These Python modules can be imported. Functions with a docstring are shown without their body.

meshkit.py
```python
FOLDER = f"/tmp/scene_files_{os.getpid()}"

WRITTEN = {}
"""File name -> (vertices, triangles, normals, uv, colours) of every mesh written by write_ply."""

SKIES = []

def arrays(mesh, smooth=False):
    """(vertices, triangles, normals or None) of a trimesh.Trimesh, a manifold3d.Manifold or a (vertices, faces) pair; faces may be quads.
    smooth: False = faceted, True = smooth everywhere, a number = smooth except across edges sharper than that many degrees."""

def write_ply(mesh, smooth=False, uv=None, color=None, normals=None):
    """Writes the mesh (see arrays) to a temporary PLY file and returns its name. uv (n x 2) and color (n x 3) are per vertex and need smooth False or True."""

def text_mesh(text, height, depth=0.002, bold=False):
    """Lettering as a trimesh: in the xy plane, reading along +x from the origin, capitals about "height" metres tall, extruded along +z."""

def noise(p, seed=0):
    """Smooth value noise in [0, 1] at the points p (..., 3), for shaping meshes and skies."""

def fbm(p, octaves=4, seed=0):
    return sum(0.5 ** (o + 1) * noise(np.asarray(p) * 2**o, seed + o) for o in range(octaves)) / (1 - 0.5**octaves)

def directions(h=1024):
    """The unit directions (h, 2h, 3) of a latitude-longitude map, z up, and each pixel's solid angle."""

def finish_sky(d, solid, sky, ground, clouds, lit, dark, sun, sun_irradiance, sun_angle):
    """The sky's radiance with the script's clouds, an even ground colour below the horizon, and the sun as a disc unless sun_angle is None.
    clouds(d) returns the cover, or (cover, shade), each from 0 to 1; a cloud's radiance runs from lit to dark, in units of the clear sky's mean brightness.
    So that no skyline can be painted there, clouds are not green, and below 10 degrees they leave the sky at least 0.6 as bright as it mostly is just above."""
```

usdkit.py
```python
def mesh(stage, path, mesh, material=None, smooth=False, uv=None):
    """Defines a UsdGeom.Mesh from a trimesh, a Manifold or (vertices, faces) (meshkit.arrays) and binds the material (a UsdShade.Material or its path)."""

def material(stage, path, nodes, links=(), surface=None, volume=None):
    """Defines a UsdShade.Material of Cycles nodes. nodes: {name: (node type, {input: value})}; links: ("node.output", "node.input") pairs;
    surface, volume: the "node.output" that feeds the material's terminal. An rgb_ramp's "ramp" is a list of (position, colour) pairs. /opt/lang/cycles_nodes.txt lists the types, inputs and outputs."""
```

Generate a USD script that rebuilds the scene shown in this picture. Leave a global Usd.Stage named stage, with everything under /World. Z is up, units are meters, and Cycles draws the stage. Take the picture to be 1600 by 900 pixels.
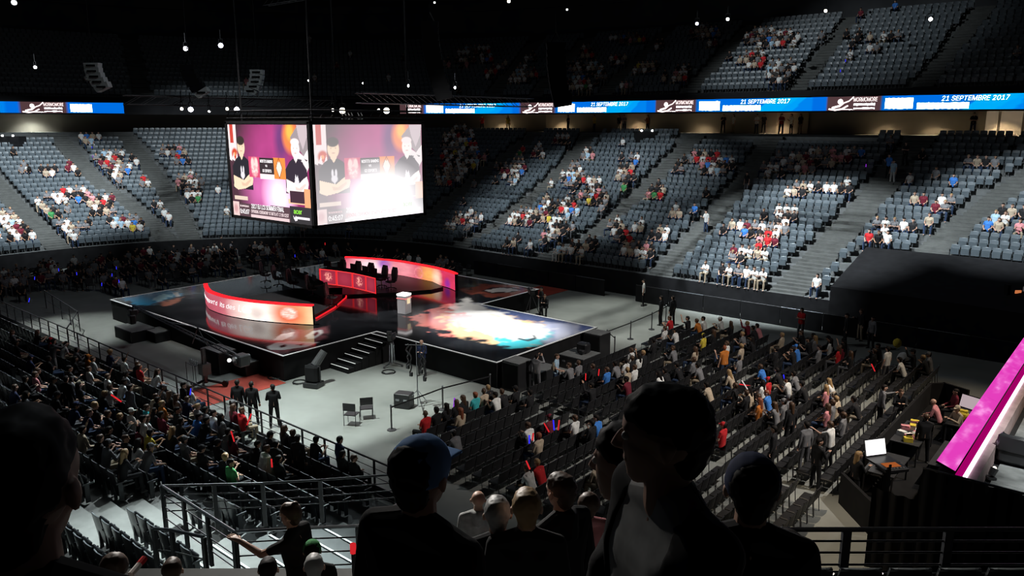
import math, random, numpy as np, trimesh, usdkit, meshkit
import manifold3d as m3
import shapely
from shapely.geometry import Polygon
from pxr import Usd, UsdGeom, UsdLux, UsdShade, Gf, Sdf, Vt

stage = Usd.Stage.CreateInMemory()
UsdGeom.SetStageUpAxis(stage, 'Z'); UsdGeom.SetStageMetersPerUnit(stage, 1.0)
UsdGeom.Xform.Define(stage, '/World'); UsdGeom.Scope.Define(stage, '/World/Looks')
rng = random.Random(7); nrg = np.random.RandomState(7)

# ------------------------------------------------------------------ camera, lights, exposure
EYE = np.array([0.0, 0.0, 11.5]); YAW, PITCH, FPX = 40.0, -12.1, 1210.0
cam = UsdGeom.Camera.Define(stage, '/World/camera')
cam.CreateHorizontalApertureAttr(36.0); cam.CreateFocalLengthAttr(36.0 * FPX / 1600.0)
cam.CreateClippingRangeAttr((0.05, 400.0)); cam.CreateExposureAttr(0.0)
cam.AddTranslateOp().Set(Gf.Vec3d(*map(float, EYE)))
cam.AddRotateZOp().Set(YAW); cam.AddRotateXOp().Set(90.0 + PITCH)
cy, sy, cp, sp = math.cos(math.radians(YAW)), math.sin(math.radians(YAW)), math.cos(math.radians(PITCH)), math.sin(math.radians(PITCH))
RIGHT = np.array([cy, sy, 0]); FWD = np.array([-sy * cp, cy * cp, sp]); UP = np.cross(RIGHT, FWD)
def ray(px, py): return FWD + RIGHT * ((px - 800) / FPX) + UP * ((450 - py) / FPX)      # depth 1 along the view axis
def at_z(px, py, z): r = ray(px, py); return EYE + r * ((z - EYE[2]) / r[2])
def at_d(px, py, d): return EYE + ray(px, py) * d
def at_y(px, py, y): r = ray(px, py); return EYE + r * (y / r[1])
def project(p):
    q = np.asarray(p, float) - EYE; d = q @ FWD
    return np.stack([800 + FPX * (q @ RIGHT) / d, 450 - FPX * (q @ UP) / d, d], -1)

def spot(name, pos, aim, power, angle, color=(1, 1, 1), soft=0.5, radius=0.15):
    l = UsdLux.SphereLight.Define(stage, '/World/lights/' + name)
    l.CreateRadiusAttr(radius); l.CreateIntensityAttr(power); l.CreateColorAttr(Gf.Vec3f(*color)); l.CreateNormalizeAttr(True)
    s = UsdLux.ShapingAPI.Apply(l.GetPrim()); s.CreateShapingConeAngleAttr(angle); s.CreateShapingConeSoftnessAttr(soft)
    z = np.asarray(pos, float) - np.asarray(aim, float); z /= np.linalg.norm(z)
    x = np.cross([0, 0, 1.0] if abs(z[2]) < .99 else [1.0, 0, 0], z); x /= np.linalg.norm(x); y = np.cross(z, x)
    l.AddTransformOp().Set(Gf.Matrix4d(*[float(v) for v in (*x, 0, *y, 0, *z, 0, *pos, 1)]))
def disk(name, pos, power, radius, color=(1, 1, 1)):
    l = UsdLux.DiskLight.Define(stage, '/World/lights/' + name)
    l.CreateRadiusAttr(radius); l.CreateIntensityAttr(power); l.CreateColorAttr(Gf.Vec3f(*color)); l.CreateNormalizeAttr(True)
    l.AddTranslateOp().Set(Gf.Vec3d(*map(float, pos)))
UsdGeom.Scope.Define(stage, '/World/lights')
COOL, WARM = (.86, .95, 1.0), (1.0, .82, .6)
spot('north_stand_wash', (-24, 30, 29), (-19, 50, 3.5), 40000, 17, COOL, .6)
spot('north_stand_wash_right', (-14, 30, 29), (-5.5, 55.5, 6), 30000, 14, COOL, .7)
spot('north_stand_wash_left', (-40, 30, 29), (-38, 54, 5), 20000, 20, COOL, .8)
spot('west_stand_wash', (-50, 20, 29), (-74, 23, 7.5), 38000, 21, COOL, .8)
spot('upper_wash', (-42, 40, 30), (-25, 69, 17), 6500, 16, COOL, .9)
spot('floor_front_wash', (-25, 12, 26), (-24.5, 18.5, 0), 14500, 13, (.9, 1, .95), .8)
spot('floor_back_wash', (-24, 36, 27), (-23.5, 38.5, 0), 8000, 15, (.95, 1, .93), .8)
spot('floor_left_wash', (-47, 12, 26), (-46, 16, 0), 7500, 11, (.92, 1, .97), .8)
spot('floor_seat_wash', (4, 26, 22), (-14, 27, .8), 7000, 24, (1, .93, .86), .9)
spot('desk_wash', (3, 36, 20), (-5, 31, 0), 3500, 22, WARM, .9)
spot('set_wash', (4, 18, 20), (.8, 25, 1.6), 17000, 14, (.95, 1, .97), .9)
spot('balcony_floor_wash', (-10, 18, 22), (-6, 21, 0), 3600, 10, WARM, .9)
spot('thrust_special', (-26, 22, 28), (-25.5, 28.5, 1.2), 20000, 9, (1, 1, 1), .8)
spot('stage_wash', (-38, 18, 28), (-38, 27, 1.2), 13000, 20, (1, .97, .95), .8)
spot('gangway_special', (-27, 31, 17), (-15.8, 7.6, 2.2), 45000, 10.5, (.85, 1, 1), .7)
spot('near_stand_wash', (-36, 28, 24), (-27, 10, 1.5), 11000, 20, (.85, .97, 1), .9)
spot('corner_glow', (-30, 18, 20), (-4.6, 6.6, 6.5), 14000, 13, (1, .95, .88), .9)
disk('house_1', (-30, 25, 31), 350, 3, COOL)  # unseen disk lamp added as dim general fill
spot('corner_wash', (-40, 15, 29), (-69, 38, 7.5), 24000, 17, COOL, .8)


# ------------------------------------------------------------------ helpers
_used = {}
def numbered(path):
    n = _used.get(path, -1) + 1; _used[path] = n
    return path if n == 0 else f'{path}_{n:03d}'
MATS = {}
def mat(name, color, rough=.6, spec=.5, var=.18, scale=3.0, metal=0., emit=None, strength=0., bump=0., coat=0.):
    if name in MATS: return MATS[name]
    c = np.array(color, float); lo, hi = tuple(c * (1 - var)), tuple(np.minimum(c * (1 + var), 1))
    nodes = {"g": ("geometry", {}), "n": ("noise_texture", {"scale": scale, "detail": 3.0}), "r": ("rgb_ramp", {"ramp": [(.3, lo), (.7, hi)]}),
             "p": ("principled_bsdf", {"roughness": rough, "specular_ior_level": spec, "metallic": metal, "coat_weight": coat})}
    links = [("g.position", "n.vector"), ("n.fac", "r.fac"), ("r.color", "p.base_color")]
    if emit is not None:
        nodes["p"][1].update(emission_color=emit, emission_strength=strength)
    if bump:
        nodes["b"] = ("bump", {"strength": bump, "distance": .02}); links += [("n.fac", "b.height"), ("b.normal", "p.normal")]
    MATS[name] = usdkit.material(stage, '/World/Looks/' + name, nodes, links, surface="p.BSDF")
    return MATS[name]
def emat(name, color, strength):
    if name not in MATS:
        MATS[name] = usdkit.material(stage, '/World/Looks/' + name, {"e": ("emission", {"color": color, "strength": strength})}, [], surface="e.emission")
    return MATS[name]
def colmat(name, emission=0., rough=.5, base=1.0, spec=.5):
    """colour from the mesh's own primvar col (flat print or screen content)"""
    if name not in MATS:
        if emission:
            MATS[name] = usdkit.material(stage, '/World/Looks/' + name, {"a": ("attribute", {"attribute": "col"}), "e": ("emission", {"strength": emission})}, [("a.color", "e.color")], surface="e.emission")
        else:
            MATS[name] = usdkit.material(stage, '/World/Looks/' + name, {"a": ("attribute", {"attribute": "col"}), "p": ("principled_bsdf", {"roughness": rough, "specular_ior_level": spec})}, [("a.color", "p.base_color")], surface="p.BSDF")
    return MATS[name]

class MB:
    def __init__(s): s.v, s.f, s.n = [], [], 0
    def add(s, v, f):
        v = np.asarray(v, float).reshape(-1, 3); f = np.asarray(f, int)
        if f.shape[1] == 4: f = np.vstack([f[:, [0, 1, 2]], f[:, [0, 2, 3]]])
        s.v.append(v); s.f.append(f + s.n); s.n += len(v); return s
    def mesh(s, m): 
        if hasattr(m, 'to_mesh'):
            q = m.to_mesh(); return s.add(q.vert_properties[:, :3], q.tri_verts)
        return s.add(m.vertices, m.faces)
    def box(s, c, size, rz=0., rx=0., bev=0.):
        h = np.array(size, float) / 2
        if bev:
            b = min(bev, *(h * .9)); pts = []
            for i in (-1, 1):
                for j in (-1, 1):
                    for k in (-1, 1):
                        q = h * (i, j, k)
                        for ax in range(3):
                            w = q.copy(); o = [a for a in range(3) if a != ax]
                            for a in o: w[a] -= np.sign(q[a]) * b
                            pts.append(w)
            m = trimesh.convex.convex_hull(np.array(pts)); v, f = m.vertices, m.faces
        else:
            v = np.array([[x, y, z] for x in (-1, 1) for y in (-1, 1) for z in (-1, 1)]) * h
            f = np.array([[0, 1, 3, 2], [4, 6, 7, 5], [0, 4, 5, 1], [2, 3, 7, 6], [0, 2, 6, 4], [1, 5, 7, 3]])
        if rx: a = rx; v = v @ np.array([[1, 0, 0], [0, math.cos(a), math.sin(a)], [0, -math.sin(a), math.cos(a)]])
        if rz: a = rz; v = v @ np.array([[math.cos(a), math.sin(a), 0], [-math.sin(a), math.cos(a), 0], [0, 0, 1]])
        return s.add(v + np.asarray(c, float), f)
    def tube(s, a, b, r, n=6, r2=None):
        a, b = np.asarray(a, float), np.asarray(b, float); d = b - a; L = np.linalg.norm(d)
        if L < 1e-6: return s
        d /= L; x = np.cross(d, [0, 0, 1] if abs(d[2]) < .9 else [1, 0, 0]); x /= np.linalg.norm(x); y = np.cross(d, x)
        t = np.arange(n) * 2 * np.pi / n; ring = np.cos(t)[:, None] * x + np.sin(t)[:, None] * y
        v = np.vstack([a + ring * r, b + ring * (r if r2 is None else r2), [a], [b]])
        i = np.arange(n); j = (i + 1) % n
        f = np.vstack([np.stack([i, j, j + n], 1), np.stack([i, j + n, i + n], 1), np.stack([j, i, i * 0 + 2 * n], 1), np.stack([i + n, j + n, i * 0 + 2 * n + 1], 1)])
        return s.add(v, f)
    def path(s, pts, r, n=6):
        for a, b in zip(pts[:-1], pts[1:]): s.tube(a, b, r, n)
        return s
    def lathe(s, prof, c=(0, 0, 0), n=16, axis=None):
        prof = np.asarray(prof, float); t = np.arange(n) * 2 * np.pi / n; k = len(prof)
        v = np.stack([np.outer(np.cos(t), prof[:, 0]), np.outer(np.sin(t), prof[:, 0]), np.tile(prof[:, 1], (n, 1))], -1).reshape(-1, 3)
        if axis is not None:
            z = np.asarray(axis, float); z = z / np.linalg.norm(z); x = np.cross(z, [0, 0, 1] if abs(z[2]) < .9 else [1, 0, 0]); x /= np.linalg.norm(x)
            v = v @ np.array([x, np.cross(z, x), z])
        i, j = np.meshgrid(np.arange(n), np.arange(k - 1), indexing='ij'); i2 = (i + 1) % n
        return s.add(v + np.asarray(c, float), np.stack([i * k + j, i2 * k + j, i2 * k + j + 1, i * k + j + 1], -1).reshape(-1, 4))
    def sphere(s, c, r, sub=1, sc=(1, 1, 1)):
        m = trimesh.creation.icosphere(sub, 1.0); return s.add(m.vertices * np.array(sc) * r + np.asarray(c, float), m.faces)
    def prism(s, poly, z0, z1):
        m = trimesh.creation.extrude_polygon(poly if hasattr(poly, 'area') else Polygon(poly), z1 - z0, engine='earcut')
        return s.add(m.vertices + [0, 0, z0], m.faces)
    def quad(s, a, b, c, d): return s.add([a, b, c, d], [[0, 1, 2, 3]])
    def slab(s, a, b, c, d, t):
        """a quad a b c d given the thickness t along its normal"""
        q = np.array([a, b, c, d], float); n = np.cross(q[1] - q[0], q[3] - q[0]); n /= np.linalg.norm(n)
        return s.add(np.vstack([q, q - n * t]), [[0, 1, 2, 3], [7, 6, 5, 4], [0, 4, 5, 1], [1, 5, 6, 2], [2, 6, 7, 3], [3, 7, 4, 0]])

def custom(prim, **kw):
    for k, v in kw.items():
        if v: prim.SetCustomDataByKey(k, v)
TOPS = {}
def thing(name, label, cat, loc=(0, 0, 0), rz=0., group=None, kind=None, root='/World/'):
    x = UsdGeom.Xform.Define(stage, numbered(root + name)); x.AddTranslateOp().Set(Gf.Vec3d(*map(float, loc))); x.AddRotateZOp().Set(math.degrees(rz))
    custom(x.GetPrim(), label=label, category=cat, group=group, kind=kind)
    return str(x.GetPath())
def part(parent, name, mb, m, label=None, smooth=False, kind=None):
    if isinstance(mb, MB): mb = (np.vstack(mb.v), np.vstack(mb.f))
    p = usdkit.mesh(stage, numbered(parent + '/' + name), mb, m, smooth=smooth)
    custom(p.GetPrim(), label=label, kind=kind)
    return str(p.GetPath())
def obj(name, mb, m, label, cat=None, group=None, kind=None, smooth=False):
    if isinstance(mb, MB): mb = (np.vstack(mb.v), np.vstack(mb.f))
    p = usdkit.mesh(stage, numbered('/World/' + name), mb, m, smooth=smooth)
    custom(p.GetPrim(), label=label, category=cat, group=group, kind=kind)
    return str(p.GetPath())
stage.CreateClassPrim('/Kinds')
def kind_class(name):
    p = UsdGeom.Xform.Define(stage, numbered('/Kinds/' + name)); return str(p.GetPath())
def copy(cls, name, label, cat, loc, rz=0., group=None, scale=None):
    x = UsdGeom.Xform.Define(stage, numbered('/World/' + name)); x.AddTranslateOp().Set(Gf.Vec3d(*map(float, loc))); x.AddRotateZOp().Set(math.degrees(rz))
    if scale: x.AddScaleOp().Set(Gf.Vec3f(*([scale] * 3)))
    p = x.GetPrim(); custom(p, label=label, category=cat, group=group)
    p.GetReferences().AddInternalReference(cls); p.SetInstanceable(True)
    return str(x.GetPath())
def scatter(name, label, cat, protos, idx, pos, rz, scl=None, kind='stuff'):
    """one uncountable mass: a PointInstancer of the given class prims"""
    pi = UsdGeom.PointInstancer.Define(stage, numbered('/World/' + name)); custom(pi.GetPrim(), label=label, category=cat, kind=kind)
    for i, cls in enumerate(protos):
        q = UsdGeom.Xform.Define(stage, f'{pi.GetPath()}/form_{i:03d}'); q.GetPrim().GetReferences().AddInternalReference(cls)
        pi.GetPrototypesRel().AddTarget(q.GetPath())
    pi.CreateProtoIndicesAttr(Vt.IntArray.FromNumpy(np.asarray(idx, np.int32)))
    pi.CreatePositionsAttr(Vt.Vec3fArray.FromNumpy(np.asarray(pos, np.float32)))
    a = np.asarray(rz) / 2
    pi.CreateOrientationsAttr(Vt.QuathArray([Gf.Quath(float(math.cos(t)), 0., 0., float(math.sin(t))) for t in a]))
    if scl is not None: pi.CreateScalesAttr(Vt.Vec3fArray.FromNumpy(np.repeat(np.asarray(scl, np.float32)[:, None], 3, 1)))
    return str(pi.GetPath())
ORD = 'first second third fourth fifth sixth seventh eighth ninth tenth eleventh twelfth thirteenth fourteenth fifteenth sixteenth seventeenth eighteenth nineteenth twentieth'.split()
TENS = {20: 'twenty', 30: 'thirty', 40: 'forty', 50: 'fifty', 60: 'sixty', 70: 'seventy', 80: 'eighty', 90: 'ninety'}
def ordinal(n):
    if n <= 20: return ORD[n - 1]
    t = n // 10 * 10
    return (TENS[t][:-1] + 'ieth') if n == t else TENS[t] + '-' + ORD[n - t - 1]

# ------------------------------------------------------------------ materials
M = {}
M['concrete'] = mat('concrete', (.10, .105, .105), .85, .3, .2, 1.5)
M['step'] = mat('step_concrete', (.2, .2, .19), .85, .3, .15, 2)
M['floor'] = mat('arena_floor', (.23, .24, .225), .75, .35, .16, .45)
M['black'] = mat('black_cloth', (.010, .010, .011), .9, .2, .3, 2)
M['blackgloss'] = mat('black_paint', (.012, .012, .013), .45, .5, .2, 2)
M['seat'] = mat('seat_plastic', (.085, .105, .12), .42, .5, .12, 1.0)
M['seatdark'] = mat('seat_shell', (.03, .034, .038), .5, .5, .15, 1.0)
M['metal'] = mat('dark_metal', (.05, .05, .055), .4, .5, .1, 4, metal=.6)
M['steel'] = mat('bright_steel', (.5, .52, .55), .3, .5, .1, 4, metal=.9)
M['wallwarm'] = mat('concourse_wall', (.34, .30, .25), .8, .3, .08, .6)
M['wallgrey'] = mat('shell_grey', (.06, .062, .066), .9, .2, .25, .3)
M['shell'] = mat('shell_black', (.022, .022, .024), .95, .15, .3, .3)
M['white'] = mat('white_paint', (.8, .8, .78), .5, .4, .05, 3)
M['red'] = mat('red_carpet', (.42, .07, .05), .9, .2, .12, 2)

# ------------------------------------------------------------------ the bowl: front line is a rounded rectangle, d metres behind it
XW, XE, YN, RC = -67.0, 15.0, 44.5, 24.0
CWX, CEX, CYY = XW + RC, XE - RC, YN - RC
ARC = RC * math.pi / 2
def bowl(s, d):
    """point, outward normal at run s along the front line (0 at the west wall's start of the north-west corner), d behind it"""
    if s < 0: return np.array([XW - d, CYY + s]), np.array([-1.0, 0])
    if s < ARC:
        a = s / RC; n = np.array([-math.cos(a), math.sin(a)]); return np.array([CWX, CYY]) + n * (RC + d), n
    s -= ARC
    if s < CEX - CWX: return np.array([CWX + s, YN + d]), np.array([0, 1.0])
    s -= CEX - CWX
    a = s / RC; n = np.array([math.sin(a), math.cos(a)]); return np.array([CEX, CYY]) + n * (RC + d), n
SN = ARC + CEX - CWX          # the run at which the north-east corner begins
def unbowl(x, y):
    if y < CYY and x < CWX: return y - CYY, XW - x
    if x < CWX:
        a = math.atan2(y - CYY, -(x - CWX)); return a * RC, math.hypot(x - CWX, y - CYY) - RC
    if x < CEX: return ARC + x - CWX, y - YN
    a = math.atan2(x - CEX, y - CYY); return SN + a * RC, math.hypot(x - CEX, y - CYY) - RC
# lower tier rows: tread t, rise growing towards the top
TREAD = .88
def rise(k): return .27 + .0072 * k
NROW = 25
ZROW = [1.55 + sum(rise(j) for j in range(k)) for k in range(NROW + 1)]
def zlow(d): k = min(max(d / TREAD, 0), NROW); i = int(min(k, NROW - 1)); return ZROW[i] + (ZROW[i + 1] - ZROW[i]) * (k - i)
UD0, UT, UH, UN = 20.6, .82, .5, 14
ZUP = [14.0 + UH * k for k in range(UN + 1)]
def hit(px, py, upper=False):
    r = ray(px, py)
    for t in np.arange(30, 110, .1):
        p = EYE + r * t; s, d = unbowl(p[0], p[1])
        if upper and d > UD0 and p[2] < 14 + (d - UD0) / UT * UH: return s, d
        if not upper and 0 < d < 23 and p[2] < zlow(d): return s, d
    return None
def stations(s0, s1, step=1.6):
    out = [s0]
    for a, b in ((s0, min(s1, 0)), (max(s0, 0), min(s1, ARC)), (max(s0, ARC), min(s1, SN)), (max(s0, SN), s1)):
        if b > a:
            curved = (a >= 0 and b <= ARC) or a >= SN
            out += list(np.linspace(a, b, max(2, int((b - a) / step) + 1 if curved else 2)))[1:]
    return out
def sweep_profile(mb, prof, ss):
    """prof: (d, z) points; swept along the bowl's run"""
    rows = []
    for s in ss:
        rows.append([[*bowl(s, d)[0], z] for d, z in prof])
    v = np.array(rows); n, k = v.shape[:2]
    i, j = np.meshgrid(np.arange(n - 1), np.arange(k - 1), indexing='ij')
    mb.add(v.reshape(-1, 3), np.stack([i * k + j, (i + 1) * k + j, (i + 1) * k + j + 1, i * k + j + 1], -1).reshape(-1, 4))
S0, S1 = -48.0, SN + 20
SS = stations(S0, S1)
obj('floor', MB().box((-26, 25, -.1), (130, 100, .2)), M['floor'], 'dull grey arena floor around the stage', kind='structure')
prof = [(0, 0)]
for k in range(NROW): prof += [(k * TREAD, ZROW[k]), ((k + 1) * TREAD, ZROW[k])]
prof += [(NROW * TREAD, ZROW[NROW])]
low = MB(); sweep_profile(low, prof, SS)
obj('terrace', low, M['concrete'], 'stepped grey concrete terrace of the lower tier beyond the floor', kind='structure')
D_TOP, ZC = NROW * TREAD, ZROW[NROW]
co = MB(); sweep_profile(co, [(D_TOP, ZC), (30, ZC)], SS)
obj('floor', co, M['step'], 'concourse floor behind the top row of the lower tier', kind='structure')
cw = MB(); sweep_profile(cw, [(27, ZC), (27, 13.2), (27.2, 13.2)], SS)
obj('wall_concourse', cw, M['wallwarm'], 'warm lit concourse wall under the advertising band', kind='structure')
# the balcony edge, upper tier, its soffit
so = MB(); sweep_profile(so, [(28, 13.15), (19.6, 12.25), (19.35, 12.25), (19.35, 13.55), (20.2, 13.55), (20.2, 14.0)], SS)
obj('trim_1', so, M['shell'], 'dark soffit and edge of the upper balcony', kind='structure')
prof = [(20.2, 14.0), (UD0, 14.0)]
for k in range(UN): prof += [(UD0 + k * UT, ZUP[k]), (UD0 + (k + 1) * UT, ZUP[k])]
DU = UD0 + UN * UT
up = MB(); sweep_profile(up, prof, SS)
obj('terrace', up, M['concrete'], 'stepped concrete terrace of the steep upper tier', kind='structure')
bw = MB(); sweep_profile(bw, [(DU, ZUP[UN - 1]), (DU + 1.6, ZUP[UN - 1]), (DU + 1.6, 24.6), (DU + 1.2, 24.6), (DU + 1.2, 25.6), (DU + 1.6, 25.6), (DU + 1.6, 33)], SS)
obj('wall_rear', bw, M['wallgrey'], 'dim grey rear wall above the upper tier', kind='structure')
obj('ceiling', MB().box((-30, 20, 33.2), (190, 160, .4)), M['shell'], 'black ceiling far above the arena', kind='structure')
# aisles (centre line given by the bottom and the top of the stair seen in the stand)
def aisle_line(pts, upper=False):
    h = [hit(*p, upper=upper) for p in pts]
    h = sorted([q for q in h if q], key=lambda q: q[1]); return np.array(h)
AISLES = [aisle_line(a) for a in (
    [(712, 400), (762, 366), (815, 325), (907, 232)], [(700, 318), (762, 269), (834, 213)], [(845, 425), (920, 375), (1070, 232)], [(1037, 424), (1085, 373), (1150, 300), (1197, 232)],
    [(1260, 425), (1310, 368), (1395, 270)], [(1440, 410), (1475, 378), (1597, 285)], [(252, 364), (146, 281), (100, 222)], [(92, 388), (12, 307), (-50, 240)], [(285, 345), (255, 292), (226, 195)], [(-70, 420), (-150, 340)])]
UAISLES = [aisle_line(a, True) for a in ([(945, 148), (1022, 70)], [(1075, 148), (1157, 60)], [(1245, 140), (1315, 50)], [(855, 130), (902, 80)], [(775, 145), (815, 95)], [(222, 150), (212, 105)], [(1440, 135), (1500, 60)])]
def aisle_s(line, d): 
    if len(line) < 2: return line[0][0]
    if d <= line[0][1]: a, b = line[0], line[1]
    elif d >= line[-1][1]: a, b = line[-2], line[-1]
    else:
        i = int(np.searchsorted(line[:, 1], d)); a, b = line[i - 1], line[i]
    return a[0] + (b[0] - a[0]) * (d - a[1]) / max(b[1] - a[1], .3)
AW = .78
def aisle_steps(line, n, zs, tread, d0, label, half=AW):
    mb = MB()
    for k in range(n):
        for h in (0, 1):
            d = d0 + k * tread + h * tread / 2 - .035; z = zs[k] + (zs[k + 1] - zs[k]) * (h * .5) + .02
            s = aisle_s(line, d + tread / 4); hw = half * (RC / (RC + d) if (0 < s < ARC or s > SN) else 1)
            c = [bowl(s - hw, d)[0], bowl(s + hw, d)[0], bowl(s + hw, d + tread / 2 + .02)[0], bowl(s - hw, d + tread / 2 + .02)[0]]
            mb.slab(*[np.array([*q, z]) for q in c], .2)
            mb.slab(*[np.array([*bowl(s + a, d + b)[0], z + .012]) for a, b in ((-hw, -.005), (hw, -.005), (hw, .03), (-hw, .03))], .01) if k % 2 else None
    obj('aisle_stair', mb, mat('aisle_concrete', (.085, .088, .084), .85, .3, .15, 2), label, kind='structure')
for i, l in enumerate(AISLES): aisle_steps(l, NROW, ZROW, TREAD, 0, f'grey stair climbing through the lower tier, {ordinal(i + 1)} aisle', 1.05 if i in (4, 5) else .85)
for i, l in enumerate(UAISLES): aisle_steps(l, UN, ZUP, UT, UD0, f'grey stair climbing through the upper tier, {ordinal(i + 1)} aisle', .75)
# seats of the far stands
def seat_class(name, m1, m2, lowpoly, trim=None, hw=.23, zb=.34, folded=True):
    c = kind_class(name)
    b = MB()
    # backrest: a slightly dished shell, facing -y (the seat faces -y = down the rake)
    xs = np.linspace(-hw, hw, 3 if lowpoly else 5); zs = [zb, .62, .86] if lowpoly else [zb, .45, .6, .75, .86]
    def shell(off):
        v = np.array([[x * (1 if z < .8 else .94), .02 + off + .03 * (abs(x) / hw) ** 2 * -1 + (z - .36) * .16, z] for z in zs for x in xs]); return v
    nx, nz = len(xs), len(zs); v = np.vstack([shell(0), shell(.035)]); K = nx * nz; f = []
    for j in range(nz - 1):
        for i in range(nx - 1):
            a = j * nx + i; f += [[a, a + 1, a + nx + 1, a + nx], [K + a + 1, K + a, K + a + nx, K + a + nx + 1]]
    rim = [i for i in range(nx)] + [j * nx + nx - 1 for j in range(1, nz)] + [(nz - 1) * nx + i for i in range(nx - 2, -1, -1)] + [j * nx for j in range(nz - 2, 0, -1)]
    for a, c2 in zip(rim, rim[1:] + rim[:1]): f.append([c2, a, K + a, K + c2])
    b.add(v, f); part(c, 'backrest', b, m1, smooth=40)
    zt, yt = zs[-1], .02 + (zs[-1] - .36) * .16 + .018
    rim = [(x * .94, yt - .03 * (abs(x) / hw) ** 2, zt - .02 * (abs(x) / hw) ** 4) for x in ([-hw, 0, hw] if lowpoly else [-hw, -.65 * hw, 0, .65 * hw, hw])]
    part(c, 'top_trim', MB().path(rim, .02 if lowpoly else .017, 5), trim, 'painted highlight along the rounded top edge')  # pale strip standing in for light caught on the seat tops
    p = MB().box((0, -.07, .5), (.43, .07, .38), rx=.12, bev=0 if lowpoly else .02) if folded else MB().box((0, -.24, .42), (.43, .42, .07), bev=.02); part(c, 'seat_pan', p, m2)
    p = MB().box((0, .03, .25), (.05, .08, .5)); p.box((-.262, -.06, .56), (.036, .3, .04)); p.box((-.262, -.02, .3), (.03, .12, .52)); part(c, 'arm_post', p, M['seatdark'])
    return c
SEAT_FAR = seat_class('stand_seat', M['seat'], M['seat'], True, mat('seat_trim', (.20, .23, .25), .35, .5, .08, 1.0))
FAR_SEATS = []          # (pos, rz, row, s, upper)
def fill_seats(n, zs, tread, d0, aisles, s0, s1, upper, pitch=.53, half=None):
    for k in range(n):
        d = d0 + (k + .62) * tread
        s = s0
        while s < s1:
            cor = (0 < s < ARC or s > SN); step = pitch * (RC / (RC + d) if cor else 1)
            ok = all(abs(s - aisle_s(l, d)) * ((RC + d) / RC if cor else 1) > (half or (1.36 if i in (4, 5) else 1.14)) for i, l in enumerate(aisles))
            if ok:
                p, nn = bowl(s, d)
                q = project([*p, zs[k]])
                if -40 < q[0] < 1640: FAR_SEATS.append((np.array([*p, zs[k]]), math.atan2(nn[1], nn[0]) - math.pi / 2, k, s, upper))
            s += step
fill_seats(NROW, ZROW, TREAD, 0, AISLES, -46, S1, False)
fill_seats(UN, ZUP, UT, UD0, UAISLES, -46, S1, True, half=1.0)
SHEET_S, SHEET_D = hit(1325, 405)[0], hit(1400, 402)[1]
FAR_SEATS = [q for q in FAR_SEATS if not (not q[4] and q[3] > SHEET_S and q[2] * TREAD < SHEET_D)]
FAR_SEATS = [q for q in FAR_SEATS if not (q[4] is False and q[2] >= NROW - 2 and meshkit.noise([q[3] / 6, 3.3, 0]) > .55)]

fw_ = MB(); sweep_profile(fw_, [(-.06, 0), (-.06, ZROW[0] + .02), (.0, ZROW[0] + .03)], SS); obj('wall_front', fw_, M['black'], 'black clad front wall under the lowest row of the far stands', kind='structure')
dr = MB(); sweep_profile(dr, [(-.35, 0), (-.35, ZROW[0] + .9), (SHEET_D, zlow(SHEET_D) + .45), (SHEET_D, zlow(SHEET_D) - .3)], stations(SHEET_S + .8, S1))
obj('wall_drape', dr, M['black'], 'added black sheet darkening the lowest rows of the far right stand', kind='structure')  # black sheet put in where these rows only lie unlit

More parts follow.
